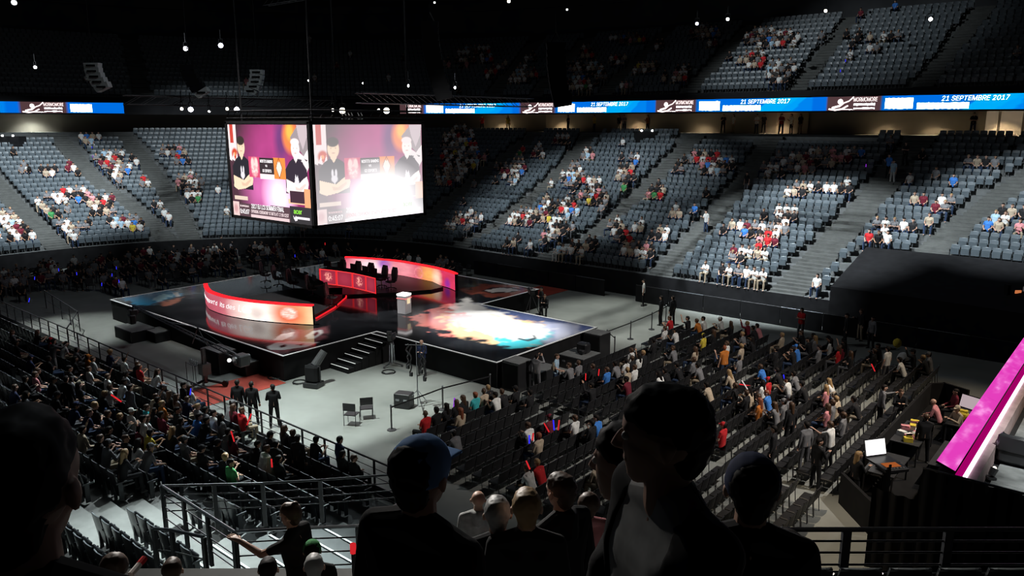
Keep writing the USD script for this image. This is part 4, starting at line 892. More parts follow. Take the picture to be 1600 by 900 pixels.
def rows_label(people, keyf, where):
    """no two people of one row and one look share a label: their place in the row tells them apart"""
    return [f'{tops(c, h, hc)} seated {where(s)}' for s, c, h, hc in people]
for s, c, h, hc in near_people:
    seated(s, c, h, hc, 0., f'{tops(c, h, hc)} in {ordinal(s[2] + 1)} near-left row, seat {ordinal(s[3] + 1)} from right', 'spectators in the near left stand', V(0, .19, .0))
for s, c, h, hc in floor_people:
    seated(s, c, h, hc, math.pi / 2, f'{tops(c, h, hc)} in {s[3]} floor block, row {ordinal(s[2] + 1)}, chair {ordinal(s[4] + 1)}', 'spectators on the floor chairs', V(-.04, 0, .0))
# people on their feet: px, py of the feet, plane z, form, heading (degrees, 0 faces +y), shirt, hair, hair colour, trousers, what they do
STANDP = [(430, 668, 0, 'stand1', 60, 'k', 'short', 'k', 'k', 'man in black standing on the floor behind the left railing, arms folded'), (375, 660, 0, 'stand0', 45, 'k', 'short', 'k', 'k', 'guard in black by the railing, left of another guard'),
    (397, 663, 0, 'stand0', 40, 'k', 'short', 'k', 'k', 'guard in black by the railing, right of another guard'), (660, 587, 0, 'stand1', 200, 'n', 'bald', 'k', 'k', 'man in a dark suit standing against the stage front by a light stand'),
    (838, 613, 0, 'stand3', 10, 'g', 'short', 'k', 'g', 'person in grey filming the stage with raised hands'), (868, 612, 0, 'walk0', -70, 'l', 'short', 'b', 'n', 'person in pale blue top and jeans walking past the stage with a backpack'),
    (1005, 478, 0, 'stand0', 120, 'w', 'short', 'k', 'k', 'person in a long white top standing alone on the far floor'), (1032, 508, 0, 'stand0', 100, 'k', 'short', 'k', 'k', 'guard in a black jacket at the floor barrier, left of the pair'), (1050, 508, 0, 'stand0', 80, 'k', 'short', 'k', 'k', 'guard in a black jacket at the floor barrier, right of the pair'),
    (1130, 598, 0, 'stand2', 60, 'o', 'short', 'r', 'n', 'person in an orange top and jeans standing among the floor chairs'), (1382, 600, 0, 'stand0', 70, 'w', 'short', 'k', 'g', 'person in white standing in the far floor block by the gangway'),
    (1205, 742, 0, 'stand0', 100, 'k', 'short', 'k', 'k', 'man in black with a white lanyard standing behind the near floor block'), (1255, 735, 0, 'stand0', 60, 'g', 'short', 'k', 'g', 'man in a grey jacket standing behind the floor chairs with his back turned'),
    (1294, 735, 0, 'stand4', 80, 'w', 'short', 'b', 'k', 'man in a white T-shirt standing with his back turned near the mixing desk'), (1272, 765, 0, 'stand2', -30, 'k', 'short', 'k', 'k', 'man in black looking at his phone behind the last floor chairs'),
    (1332, 788, 0, 'stand2', -40, 'k', 'long', 'l', 'k', 'blond person in black standing by the mixing desk wall'), (1250, 530, 0, 'stand1', 160, 'r', 'short', 'k', 'g', 'person in red standing at the far end of the floor chairs'),
    (1343, 532, 0, 'stand2', 140, 'k', 'short', 'b', 'e', 'person in black and khaki standing in the far floor aisle'), (1320, 540, 0, 'stand0', 120, 'k', 'short', 'k', 'k', 'person in black in the dim far aisle'), (1232, 700, 0, 'stand0', 60, 'k', 'long', 'b', 'k', 'person in black with long brown hair behind the floor chairs'),
    (1360, 545, 0, 'stand0', 150, 'g', 'short', 'k', 'k', 'person in grey standing near the equipment cases'), (1372, 668, 0, 'stand4', -60, 'g', 'short', 'k', 'k', 'man in a grey shirt leaning at the end of a floor row by the desk')]
for x, y, z, form, deg, c, h, hc, tr, lab in STANDP:
    form_sl = 'long' if c in 'kng' else 'short'
    cls = person_kind(form, c, h, hc, 0, tr, form_sl); p = at_z(x, y, z)
    copy(cls, 'person', lab, 'person', p, math.radians(deg))
    if 'backpack' in lab:
        bp = MB().box((0, 0, 0), (.28, .16, .42), bev=.06); o = thing('backpack', 'beige backpack worn by the person walking past the stage', 'backpack', p + V(.02, -.12, 1.2) , math.radians(deg)); part(o, 'bag', bp, CL['e'], smooth=40); part(o, 'pocket', MB().box((0, -.1, -.08), (.2, .06, .18), bev=.02), CL['e'])
# people standing in the near left stand
for x, y, c, tr, form, deg, lab in [(68, 535, 'g', 'w', 'stand5', 10, 'standing person in white trousers in the near left stand'), (206, 604, 'g', 'k', 'stand0', 5, 'large person in grey standing with the back turned in the near left stand'), (227, 652, 'w', 'g', 'stand0', 0, 'person in a pale top standing in the middle of the near left stand'),
        (438, 690, 'k', 'k', 'stand1', 10, 'broad person in black standing near the front of the near left stand'), (462, 685, 'k', 'k', 'stand0', 20, 'person in a black jacket standing beside a broad person in black'), (506, 695, 'n', 'g', 'stand0', -10, 'person in a navy jacket standing by the end of the front rows'),
        (100, 577, 'k', 'k', 'stand2', 0, 'person in black standing in a row at the left'), (110, 590, 'k', 'k', 'stand0', 30, 'second person in black standing in a row at the left')]:
    r = ray(x, y); t = next(t for t in np.arange(8, 70, .05) if (EYE + r * t)[2] < near_floor((EYE + r * t)[1]) + 1.66); p = EYE + r * t
    k = int(np.clip(round((13.9 - p[1]) / .8), 0, NROWS - 1)); copy(person_kind(form, c, 'short', 'k', 0, tr, 'long'), 'person', lab, 'person', V(p[0], ny(k) + .2, nz(k)), math.radians(deg))
# ------------------------------------------------------------------ the crowd in the far stands (hundreds, a few pixels each)
def far_person(c, hc, sk, tr, leanv, arms):
    fg = figure(pose_joints('sit', lean=leanv, arms=arms), 4, hair='short', sleeve='short'); cl = kind_class('far_spectator')
    part(cl, 'body', fg['body'], SKIN[sk]); part(cl, 'shirt', fg['shirt'], CL[c]); part(cl, 'trousers', fg['trousers'], TROUS[tr]); part(cl, 'hair', fg['hair'], HAIRC[hc]); return cl
FARK = [far_person(c, hc, sk, tr, l, a) for c, hc, sk, tr, l, a in (('w', 'k', 0, 'n', 0, 'rest'), ('w', 'b', 0, 'e', .25, 'phone'), ('k', 'k', 0, 'n', .05, 'rest'), ('k', 'b', 1, 'k', .3, 'rest'), ('g', 'l', 0, 'n', .1, 'fold'), ('g', 'k', 1, 'g', 0, 'rest'), ('e', 'b', 0, 'n', .2, 'rest'), ('r', 'k', 0, 'n', .1, 'rest'), ('b', 'k', 0, 'k', .1, 'rest'), ('p', 'b', 0, 'e', 0, 'phone'), ('y', 'b', 0, 'n', 0, 'rest'), ('m', 'k', 0, 'n', .2, 'rest'), ('l', 'l', 0, 'w', 0, 'rest'), ('v', 'k', 1, 'k', .1, 'rest'))]
FW = np.array([16, 10, 12, 10, 9, 8, 9, 4, 2, 3, 1, 4, 3, .6]); FW = FW / FW.sum()
CLUST = """720,235,30,40,.55 715,272,35,22,.75 735,345,30,14,.4 760,250,25,15,.4 800,270,20,16,.4 880,218,15,8,.7 843,235,10,10,.5 812,258,12,14,.9 897,275,16,22,.75 925,285,15,10,.6 860,285,12,10,.3 930,305,25,10,.8 950,318,20,7,.85 980,270,15,14,.9 985,290,15,9,.9 890,322,16,14,.9 858,318,15,10,.85 920,242,12,8,.7 995,245,12,8,.6 825,338,42,10,.85 870,348,14,14,.8 890,380,45,28,.32 830,375,35,20,.25
965,352,12,12,.9 975,370,14,9,.95 1000,350,12,8,.5 1055,330,11,9,.9 1085,335,12,6,.8 1025,297,14,12,.9 1062,262,12,9,.9 1020,272,15,6,.95 1000,387,32,7,.95 1012,396,22,6,.9 1032,366,18,9,.75 1130,255,40,12,.95 1100,246,30,8,.85 1125,305,12,9,.8 1115,322,10,9,.8 975,407,10,7,.8 915,415,14,7,.6
1150,347,14,6,.7 1182,350,18,6,.8 1180,360,22,7,.9 1202,370,22,10,.95 1175,392,34,9,.95 1155,397,15,7,.9 1260,250,55,14,.6 1300,238,50,10,.45 1245,300,16,8,.9 1278,293,50,7,.85 1335,290,15,9,.95 1230,335,20,12,.9 1215,355,20,10,.9 1290,356,18,7,.8 1270,377,24,7,.85 1120,428,60,8,.7 1180,430,34,9,.85 1085,437,20,8,.6 1235,411,12,8,.9 1268,402,16,12,.8 1215,262,30,10,.5
1417,279,12,7,.9 1535,252,26,6,.95 1555,282,15,8,.95 1435,310,11,7,.9 1492,316,42,7,.75 1475,325,25,7,.85 1390,352,32,8,.9 1372,376,28,10,.9 1420,352,12,7,.8 1465,346,15,8,.8 1580,330,22,9,.8 1560,345,18,9,.85 1592,352,10,7,.8
175,245,22,9,.8 150,257,22,12,.8 125,257,22,14,.8 145,262,14,8,.9 170,275,20,10,.85 187,262,22,7,.75 215,245,14,9,.7 270,235,20,9,.7 285,250,15,7,.6 275,285,22,9,.85 302,280,15,11,.75 230,281,14,7,.9 115,300,26,7,.85 90,306,20,7,.75 150,310,32,7,.95 75,331,22,7,.85 160,326,22,7,.85 100,356,26,9,.75 135,350,10,7,.9 205,346,32,9,.75 240,318,20,6,.95 20,342,26,18,.9 30,366,22,9,.95 112,372,22,6,.6 40,260,12,6,.6 75,266,15,7,.7 280,335,32,18,.45 300,302,20,14,.65 115,206,20,10,.5 142,216,16,9,.6 200,206,12,10,.9 12,300,20,12,.5 60,320,20,8,.3
800,115,42,14,.7 825,85,16,8,.6 905,127,22,18,.6 902,104,15,7,.9 927,105,15,9,.9 987,60,32,5,.9 970,92,20,7,.9 917,82,12,9,.7 942,122,16,12,.5 862,146,26,5,.6 980,142,22,10,.9 1010,105,22,8,.9 1072,112,18,8,.75 1075,123,12,6,.85 1103,50,22,10,.75 1116,66,12,5,.8 1200,58,42,12,.65 1180,92,22,12,.65 1222,112,34,16,.55 1340,58,30,14,.25 1360,85,40,18,.15 760,150,40,8,.4 700,100,30,10,.3 1040,70,20,8,.5 1235,60,20,10,.5 1150,60,6,6,.9 1300,60,20,10,.3 745,85,30,14,.4 1050,120,18,8,.6 1400,55,22,8,.3"""
cl = np.array([[float(v) for v in w.split(',')] for w in CLUST.split()])
fp = np.array([q[0] + V(0, 0, .95) for q in FAR_SEATS]); pj = project(fp); ci, cpos, crz = [], [], []
nr = np.random.RandomState(5); pick = nr.rand(len(fp)); kinds = nr.choice(len(FARK), len(fp), p=FW)
dens = np.where(fp[:, 2] < 11.5, .022, .008)
for x, y, a, b_, dd in cl: dens = np.maximum(dens, np.where(((pj[:, 0] - x) / a) ** 2 + ((pj[:, 1] - y) / b_) ** 2 < 1, min(1, dd * 1.5), 0))
for i in np.nonzero(pick < dens)[0]:
    q = FAR_SEATS[i]; rz = q[1] + math.pi + nr.uniform(-.2, .2); ci.append(kinds[i]); f = V(-math.sin(rz), math.cos(rz), 0); cpos.append(q[0] + f * .12); crz.append(rz)
# the dim crowd on the floor behind the stage, on chairs of their own
dim = []
for r in range(14):
    for y in np.arange(8, 41.5, .54):
        x = -64.5 + r * .92
        if (x > -55 and y < 21) or nr.rand() > .36: continue
        if x > -49.5: continue
        dim.append((V(x, y, 0), -math.pi / 2))
for x in np.arange(-49, -39, .54):
    for y in (41.2, 42.1):
        if nr.rand() < .45: dim.append((V(x, y, 0), math.pi))
DIM_CHAIRS = list(dim)
for p, a in dim:
    if nr.rand() < .72: ci.append(nr.choice([2, 3, 5, 4, 11, 2, 3, 5, 0])); cpos.append(p + V(0, 0, -.02)); crz.append(a + nr.uniform(-.2, .2))
scatter('crowd', 'seated spectators dotted over the far stands and the dim floor behind the stage', 'crowd', FARK, ci, cpos, crz)
print('far people', len(ci), 'near', len(near_people), 'floor', len(floor_people), 'far seats', len(FAR_SEATS), 'near seats', len(vis), 'chairs', len(visc))

rc = [visc[i] for i in C_REST]
scatter('floor_chairs', 'further rows of black linked chairs at the back of the floor and in the dark behind the stage', 'chairs', [CHAIR], [0] * (len(rc) + len(DIM_CHAIRS)), [q[0] for q in rc] + [p for p, a in DIM_CHAIRS], [q[1] for q in rc] + [a for p, a in DIM_CHAIRS])

# ------------------------------------------------------------------ on the stage: team desks, chairs, podium
BLK = mat('plastic_black', (.018, .018, .02), .35, .5, .1, 4)
GREYT = mat('case_top_grey', (.16, .165, .165), .7, .4, .12, 4)
MONI = emat('monitor_dim', (.9, .5, .5), .12)
PANR = colmat('desk_panel_glow', 1.0)
YC = 28.3
def mirror(p): return V(p[0], 2 * YC - p[1], *p[2:])
def gaming_chair(loc, rz, label, grp):
    t = thing('gaming_chair', label, 'gaming chair', loc, rz, grp); m = mat('chair_leather', (.2, .18, .19), .35, .5, .1, 4); tr = mat('chair_trim', (.7, .62, .64), .4, .5, .1, 4)
    part(t, 'seat', MB().box((0, .03, .48), (.5, .5, .1), bev=.04), m, smooth=40)
    b = MB()
    v = [(-.2, -.2, .5), (.2, -.2, .5), (.27, -.24, .8), (.26, -.28, 1.1), (.16, -.31, 1.34), (-.16, -.31, 1.34), (-.26, -.28, 1.1), (-.27, -.24, .8)]
    b.add(np.vstack([np.array(v), np.array(v) + [0, -.09, -.01]]), [[0, 1, 2, 7], [7, 2, 3, 6], [6, 3, 4, 5], [9, 8, 15, 10], [10, 15, 14, 11], [11, 14, 13, 12]] + [[(i + 1) % 8, i, i + 8, (i + 1) % 8 + 8] for i in range(8)])
    part(t, 'backrest', b, m, smooth=30); b = MB().path([np.array(v[i % 8]) + V(0, .01, 0) for i in range(2, 8)], .018, 5); part(t, 'piping', b, tr, 'pale edging of the backrest')
    for s in (-1, 1): part(t, 'armrest', MB().box((s * .32, .02, .68), (.08, .3, .04), bev=.015).box((s * .32, .0, .56), (.04, .06, .22)), BLK)
    part(t, 'gas_post', MB().tube((0, 0, .1), (0, 0, .44), .03, 8), RAILB)
    for k in range(5): a = k * 2 * math.pi / 5; part(t, 'foot', MB().tube((0, 0, .12), (.32 * math.cos(a), .32 * math.sin(a), .07), .022, 6).sphere((.32 * math.cos(a), .32 * math.sin(a), .04), .04, 1), BLK)
    return t
def riser(side):
    pts = [V(*at_z(x, y, SZ)[:2]) for x, y in [(494, 499), (523, 482), (541, 466), (541, 452)]]
    inner = [V(*p) for p in WALL1[8:86:6]]
    poly = Polygon([tuple(p) for p in [*inner, *pts[0:], V(-41.0, 28.0)]]).convex_hull.intersection(Polygon([tuple(p) for p in [*WALL1[4:88], *pts, V(-43.2, 25.6)]]).buffer(0)).buffer(-.25).buffer(.02)
    if side: poly = shapely.affinity.translate(shapely.affinity.scale(poly, 1, -1, origin=(0, 0)), 0, 2 * YC)
    root = thing('team_platform', 'low black platform of the far team inside the back LED wall' if side else 'low black platform of the near team with a red light strip', 'platform')
    part(root, 'deck', MB().prism(poly, SZ + .012, SZ + .14), M['blackgloss'])
    q = [mirror(V(*p, 0)) if side else V(*p, 0) for p in pts]
    for a, b in (zip(q[:-1], q[1:]) if not side else ()): part(root, 'light_strip', MB().tube(V(a[0], a[1], SZ + .06), V(b[0], b[1], SZ + .06), .045, 6), STRIP, 'glowing red strip')
    return poly
riser(0); riser(1)
dpx = [(501, 443), (527, 446), (552, 450), (573, 455), (588, 459)]
DKZ = SZ + .15
def desk(side):
    lab = 'red fronted players desk of the near team, seen from behind' if not side else 'players desk of the far team with four glowing red front panels'
    root = thing('players_desk', lab, 'desk'); pts = [V(*at_z(x, y, DKZ)[:2], DKZ) for x, y in dpx]
    if not side: pts = [at_z(x, y, DKZ) for x, y in ((440, 438), (457, 444), (473, 450), (490, 457), (506, 465))]
    out = []; DH, DD, FM = (.98, .9, STRIP) if side else (.74, .5, BLK)
    for a, b in zip(pts[:-1], pts[1:]):
        d = (b - a) / np.linalg.norm(b - a); n = V(d[1], -d[0], 0); n = n if (n[1] < 0) == bool(side) else -n; out.append(n)
        L = np.linalg.norm(b - a)
        def fn(U, W):
            c = np.zeros((*U.shape, 3)) + np.array([.30, .02, .045]); e = np.minimum.reduce([U, 1 - U, W * 1.2, (1 - W) * 1.2]); c = lay(c, e < .07, (1.0, .05, .05)) if side else c * 0 + .01; c = lay(c, ell(U, W, .5, .5, .42, .4, 1.2) * .6, (.50, .05, .09)) if side else c
            if side and len(out) % 2: c = lay(c, ell(U, W, .5, .52, .22, .28, .5) * (fuzzy(U, W, 14, len(out)) > .48), (1.0, .35, .3))
            return c
        p, f, col, _ = paint_grid(a + n * .03, b - a, (0, 0, DH), 24, 24, fn); coloured(root, 'front_panel', p, f, col, PANR)
        part(root, 'frame', MB().tube(a + n * .04, a + n * .04 + V(0, 0, DH), .035, 6), FM); part(root, 'cabinet', MB().slab(a + V(0, 0, DH), b + V(0, 0, DH), b - n * DD + V(0, 0, DH), a - n * DD + V(0, 0, DH), .06).slab(a, b, b + V(0, 0, .95), a + V(0, 0, .95), .04), M['blackgloss'])
    b, a = pts[-1], pts[-2]; part(root, 'frame', MB().tube(pts[-1] + out[-1] * .04, pts[-1] + out[-1] * .04 + V(0, 0, DH), .035, 6), FM)
    for k in range(5):
        t = (k + .4) / 5 * 4; i = min(int(t), 3); p = pts[i] + (pts[i + 1] - pts[i]) * (t - i); n = out[i]; rz = math.atan2(-n[0], n[1])
        q = p - n * .25 + V(0, 0, DH); o = thing('monitor', f'black monitor, {ordinal(k + 1)} from the left on the ' + ('far' if side else 'near') + ' team desk', 'monitor', q, rz, 'monitors on the team desks')
        part(o, 'stand', MB().box((0, 0, .01), (.26, .2, .02)).box((0, .02, .1), (.06, .03, .2)), BLK); part(o, 'casing', MB().box((0, .02, .33), (.58, .05, .35), bev=.01), BLK); part(o, 'display', MB().box((0, -.008, .33), (.54, .004, .31)), MONI if side else BLK)
        if side: gaming_chair(p - n * 1.45 + V(0, 0, -.01) + V(.0, 0, 0), math.atan2(-n[0], n[1]), f'empty grey and black gaming chair, {ordinal(k + 1)} from the left behind the ' + ('far' if side else 'near') + ' team desk', 'gaming chairs of the two teams')
desk(1); desk(0)
CH = [at_z(x, y, DKZ) for x, y in ((416, 441), (436, 447), (459, 454), (489, 464), (519, 478))]
for k, p in enumerate(CH): gaming_chair(p, math.radians(-50 - 5 * (k % 3)), f'empty grey and black gaming chair, {ordinal(k + 1)} from the left by the near team desk', 'gaming chairs of the two teams')
pp = at_z(632, 489, SZ + .012); pd = thing('podium', 'white glowing podium standing in the middle of the glossy stage', 'podium', pp, math.radians(12))
part(pd, 'column', MB().box((0, 0, .5), (.56, .56, 1.0), bev=.02), mat('podium_white', (.5, .5, .52), .25, .5, .04, 2, emit=(1, 1, 1), strength=.10))
part(pd, 'band', MB().box((0, 0, .86), (.6, .6, .05)), emat('podium_red', (1, .25, .25), .9)); part(pd, 'top', MB().box((0, 0, 1.06), (.6, .6, .12), bev=.02), emat('podium_glow', (1, .95, .95), 1.6)); part(pd, 'crest', MB().box((.305, 0, .72), (.01, .26, .3)), emat('crest_glow', (1, .8, .5), .9))
# ------------------------------------------------------------------ round the stage on the floor
def case(loc, size, rz, label, top=True, handles=True):
    t = thing('speaker_box' if 'loud' in label else 'equipment_box', label, 'loudspeaker' if 'loud' in label else 'box', loc, rz)
    part(t, 'cabinet', MB().box((0, 0, size[2] / 2), size, bev=.02), BLK)
    if top: part(t, 'lid', MB().box((0, 0, size[2] + .012), (size[0] * .98, size[1] * .98, .02)), GREYT)
    if 'loud' in label: part(t, 'grille', MB().box((0, -size[1] / 2 - .008, size[2] * .5), (size[0] * .9, .015, size[2] * .88)), M['black'])
    elif handles:
        for s in (-1, 1): part(t, 'handle', MB().box((s * size[0] * .25, -size[1] / 2 - .015, size[2] * .6), (.16, .03, .08)), RAILB)
    return t
case(at_z(212, 528, 0), (2.0, 1.3, .62), 0, 'low black loudspeaker box by the left end of the stage, left of two'); case(at_z(248, 531, 0), (1.2, .9, .55), 0, 'low black loudspeaker box by the left end of the stage, right of two')
case(at_z(345, 578, 0), (1.5, .9, 1.05), 0, 'tall black loudspeaker box behind the camera crane'); case(at_z(384, 582, 0), (1.3, .7, .62), 0, 'small black loudspeaker box beside the red carpet')
case(at_z(808, 607, 0), (.95, .95, 1.3), .0, 'tall black loudspeaker with a grey top at the thrust corner'); case(at_z(838, 602, 0) + V(-.1, .3, 0), (1.1, 1.5, .72), .0, 'low black equipment box beside the filming person')
case(at_z(932, 557, 0), (1.0, .95, 1.25), .0, 'tall black loudspeaker at the far corner of the thrust'); lowb = case(at_z(905, 572, 0), (1.5, 1.5, .62), .0, 'low black equipment box with gear on top below the thrust')
o = thing('gear_pack', 'dark heap of gear and a white cup on the low box below the thrust', 'gear', at_z(905, 572, 0) + V(.1, .2, .655)); part(o, 'pack', MB().box((0, 0, .25), (.6, .45, .5), bev=.08), BLK); part(o, 'pouch', MB().box((.1, -.3, .12), (.3, .2, .22), bev=.05), BLK)
# camera crane
cb = at_z(322, 603, 0); cr = thing('camera_crane', 'black camera crane with a long arm reaching along the front of the stage', 'camera crane', (0, 0, 0)); JM = mat('crane_metal', (.09, .09, .095), .35, .5, .1, 4, metal=.5)
piv = cb + V(0, 0, 1.75); tail = at_y(367, 562, piv[1] + .0); tail = V(tail[0], piv[1] + .25, tail[2]); dirv = (piv - tail) / np.linalg.norm(piv - tail)
headp = at_y(208, 478, 17.2); 
for a in (0.6, 2.7, 4.8): part(cr, 'outrigger', MB().tube(cb + V(0, 0, .3), cb + V(.9 * math.cos(a), .9 * math.sin(a), .14), .06, 6), JM); part(cr, 'wheel', MB().lathe([(0, -.06), (.13, -.06), (.15, 0), (.13, .06), (0, .06)], cb + V(.9 * math.cos(a), .9 * math.sin(a), .15), 12, axis=(math.sin(a), -math.cos(a), 0)), BLK)
part(cr, 'column', MB().tube(cb + V(0, 0, .15), piv, .11, 8).box(cb + V(0, 0, .8), (.4, .4, .5)), JM)
for dz in (.1, -.1): part(cr, 'arm_tube', MB().tube(tail + V(0, 0, dz), headp + V(0, 0, dz * .4), .035, 6), JM)
b = MB()
for k in range(14): t = k / 14; p = tail + (headp - tail) * t; q = tail + (headp - tail) * (t + .5 / 14); b.tube(p + V(0, 0, .1 * (1 - .6 * t)), q - V(0, 0, .1 * (1 - .6 * t)), .016, 4); b.tube(q - V(0, 0, .1 * (1 - .6 * t)), p + (headp - tail) / 14 + V(0, 0, .1 * (1 - .6 * t)), .016, 4)
part(cr, 'lattice', b, JM); mast = piv + V(-.3, 0, .9)
part(cr, 'stay_mast', MB().path([piv + V(.25, .1, .1), mast, piv + V(-.7, -.1, .1)], .025, 5), JM)
for e in (tail, headp * .6 + tail * .4): part(cr, 'stay_wire', MB().tube(mast, e + V(0, 0, .1), .012, 4), RAILB)
part(cr, 'counterweight', MB().box(tail + V(.1, 0, -.05), (.55, .5, .5), bev=.05).tube(tail + V(.1, -.35, 0), tail + V(.1, .35, 0), .16, 10), BLK); part(cr, 'lamp', MB().sphere(tail + V(-.1, -.45, 0), .09, 1), emat('lamp_white', (1, 1, 1), 1.5), 'small white light on the counterweight')
part(cr, 'camera_head', MB().box(headp + V(-.1, 0, -.35), (.34, .4, .3), bev=.04).tube(headp, headp + V(-.1, 0, -.2), .05, 6).tube(headp + V(-.1, .15, -.35), headp + V(-.1, .45, -.38), .07, 8).box(headp + V(-.1, -.1, -.7), (.4, .3, .5), bev=.05), BLK)
tl = thing('tool_trolley', 'small trolley with bottles beside the crane base', 'trolley', at_z(300, 600, 0)); part(tl, 'frame', MB().path([(-.4, 0, 0), (-.4, 0, .95), (.4, 0, .95), (.4, 0, 0)], .015, 5).path([(-.4, .3, 0), (-.4, .3, .95), (.4, .3, .95), (.4, .3, 0)], .015, 5), JM); part(tl, 'shelf', MB().box((0, .15, .9), (.8, .3, .02)), JM)
for k in range(5): o = thing('bottle', f'small clear bottle on the trolley by the crane, {ordinal(k + 1)} from left', 'bottle', at_z(300, 600, 0) + V(-.3 + k * .15, .15, .92)); part(o, 'body', MB().lathe([(0, 0), (.035, 0), (.035, .15), (.015, .19), (.015, .22), (0, .22)], n=8), mat('bottle_clear', (.5, .55, .55), .1, .6))
# flame / effects projector with a tilted barrel
fp_ = at_z(490, 604, 0); t = thing('effects_projector', 'black effects projector with a tilted barrel on the floor before the stage', 'projector', fp_, .4); part(t, 'base', MB().box((0, 0, .12), (.75, .6, .24), bev=.03), BLK); part(t, 'body', MB().box((0, 0, .62), (.62, .5, .8), bev=.1), M['black']); part(t, 'barrel', MB().lathe([(0, 0), (.2, 0), (.17, .75), (.14, .75), (.14, .70), (0, .70)], (.05, .1, .95), 14, axis=(.35, .55, .76)), mat('barrel_grey', (.07, .072, .075), .4, .5, .1, 4, metal=.3)); part(t, 'yoke', MB().path([(-.36, 0, .24), (-.36, 0, .95), (.36, 0, .95), (.36, 0, .24)], .03, 5), BLK)
for x, y, r, l in ((468, 598, .32, 'by the effects projector'), (432, 590, .4, 'left of the effects projector'), (607, 582, .33, 'below the camera pedestal')):
    b = MB(); tt = np.arange(33) * 2 * np.pi / 16; b.path([V(r * math.cos(a) * (1 - i * .004), r * math.sin(a) * (1 - i * .004), .02 + i * .0015) for i, a in enumerate(tt)], .018, 5); p = at_z(x, y, 0); b.v = [v + p for v in b.v]; obj('cable_coil', b, BLK, f'black cable coil lying on the grey floor {l}', 'cable')
# camera on a pedestal, chair and light stand
cpz = at_z(613, 572, 0); t = thing('pedestal_camera', 'black studio camera on a wheeled pedestal by the stage stair', 'camera', cpz, .5)
for a in (0, 2.1, 4.2): part(t, 'dolly_leg', MB().tube((0, 0, .2), (.5 * math.cos(a), .5 * math.sin(a), .08), .03, 6).sphere((.5 * math.cos(a), .5 * math.sin(a), .06), .06, 1), JM)
part(t, 'column', MB().tube((0, 0, .15), (0, 0, 1.15), .07, 8).tube((.14, 0, .2), (.1, .0, 1.05), .02, 5).tube((-.14, 0, .2), (-.1, 0, 1.05), .02, 5), RAILB); part(t, 'camera_body', MB().box((0, 0, 1.45), (.26, .55, .32), bev=.04), BLK); part(t, 'lens', MB().lathe([(0, 0), (.09, 0), (.11, .3), (0, .3)], (0, .26, 1.45), 10, axis=(0, 1, 0)), BLK); part(t, 'viewfinder', MB().box((-.05, -.15, 1.7), (.2, .16, .14)), BLK); part(t, 'pan_bar', MB().tube((.1, -.1, 1.3), (.35, -.6, 1.2), .015, 5), RAILB)
ls = at_z(653, 636, 0); t = thing('light_stand', 'tall tripod stand hung with cables and clamps on the grey floor', 'stand', ls, .2)
for a in (-.6, 1.5, 3.6): part(t, 'tripod_leg', MB().tube((0, 0, .75), (.62 * math.cos(a), .62 * math.sin(a), .02), .018, 5), RAILB)
part(t, 'mast', MB().tube((0, 0, .1), (0, 0, 2.75), .025, 6), RAILB); part(t, 'crossbar', MB().tube((-.55, 0, 2.6), (.45, 0, 2.72), .02, 5), JM)
for x, L in ((-.45, .9), (-.3, 1.2), (.22, 1.0), (.38, 1.3)):
    b = MB(); z = 2.65; b.path([V(x + .05 * math.sin(k * 1.7), .03 * math.cos(k), z - L * k / 10) for k in range(11)], .03, 5); b.box((x, 0, z - L - .08), (.14, .1, .18), bev=.02); part(t, 'hung_cable', b, BLK)
case(ls + V(-.45, -.35, 0), (.7, .5, .62), .4, 'black equipment case at the foot of the tripod stand', top=False)
for x, y, l, rz in ((550, 663, 'left of the pair', .5), (573, 653, 'right of the pair', .95)):
    t = thing('folding_chair', f'black canvas folding chair on the open floor, {l}', 'chair', at_z(x, y, 0), rz, 'pair of folding chairs'); part(t, 'seat', MB().box((0, 0, .44), (.48, .44, .03)), BLK); part(t, 'backrest', MB().box((0, -.22, .78), (.5, .03, .3)), BLK)
    for sx in (-1, 1):
        for sy in (-1, 1): part(t, 'leg', MB().tube((sx * .24, sy * .2, 0), (sx * .24, sy * .2, .44 if sy > 0 else .92), .014, 5), JM)
# barrier posts with belts
bp = [V(*at_z(*p, 0)) for p in ((612, 672), (692, 640), (766, 620))]; bp2 = [V(*at_z(*p, 0)) for p in ((960, 556), (948, 545), (985, 530), (1018, 515), (1040, 503))]
for g, (ps, lab) in enumerate(((bp, 'belt barrier before the near floor block'), (bp2, 'belt barrier before the far floor block'))):
    for k, p in enumerate(ps):
        t = thing('barrier_post', f'black {lab}, {ordinal(k + 1)} post from the left', 'barrier post', p); part(t, 'base', MB().lathe([(0, 0), (.18, 0), (.17, .03), (.03, .05), (0, .05)], n=14), JM); part(t, 'post', MB().tube((0, 0, .04), (0, 0, .98), .032, 8), JM); part(t, 'cap', MB().sphere((0, 0, 1.0), .042, 1), RAILB)
        if k < len(ps) - 1: d = ps[k + 1] - p; part(t, 'belt', MB().slab(V(0, 0, .95), d + V(0, 0, .95), d + V(0, 0, .89), V(0, 0, .89), .004), BLK)
# red carpets
obj('red_carpet', MB().box((-30.25, 16.95, .008), (2.2, 3.9, .016)), M['red'], 'red carpet strip running to the front left of the stage', 'carpet'); obj('red_carpet', MB().box((-32.2, 40.9, .008), (2.4, 6.2, .016)), M['red'], 'red carpet strip behind the far right corner of the stage', 'carpet')
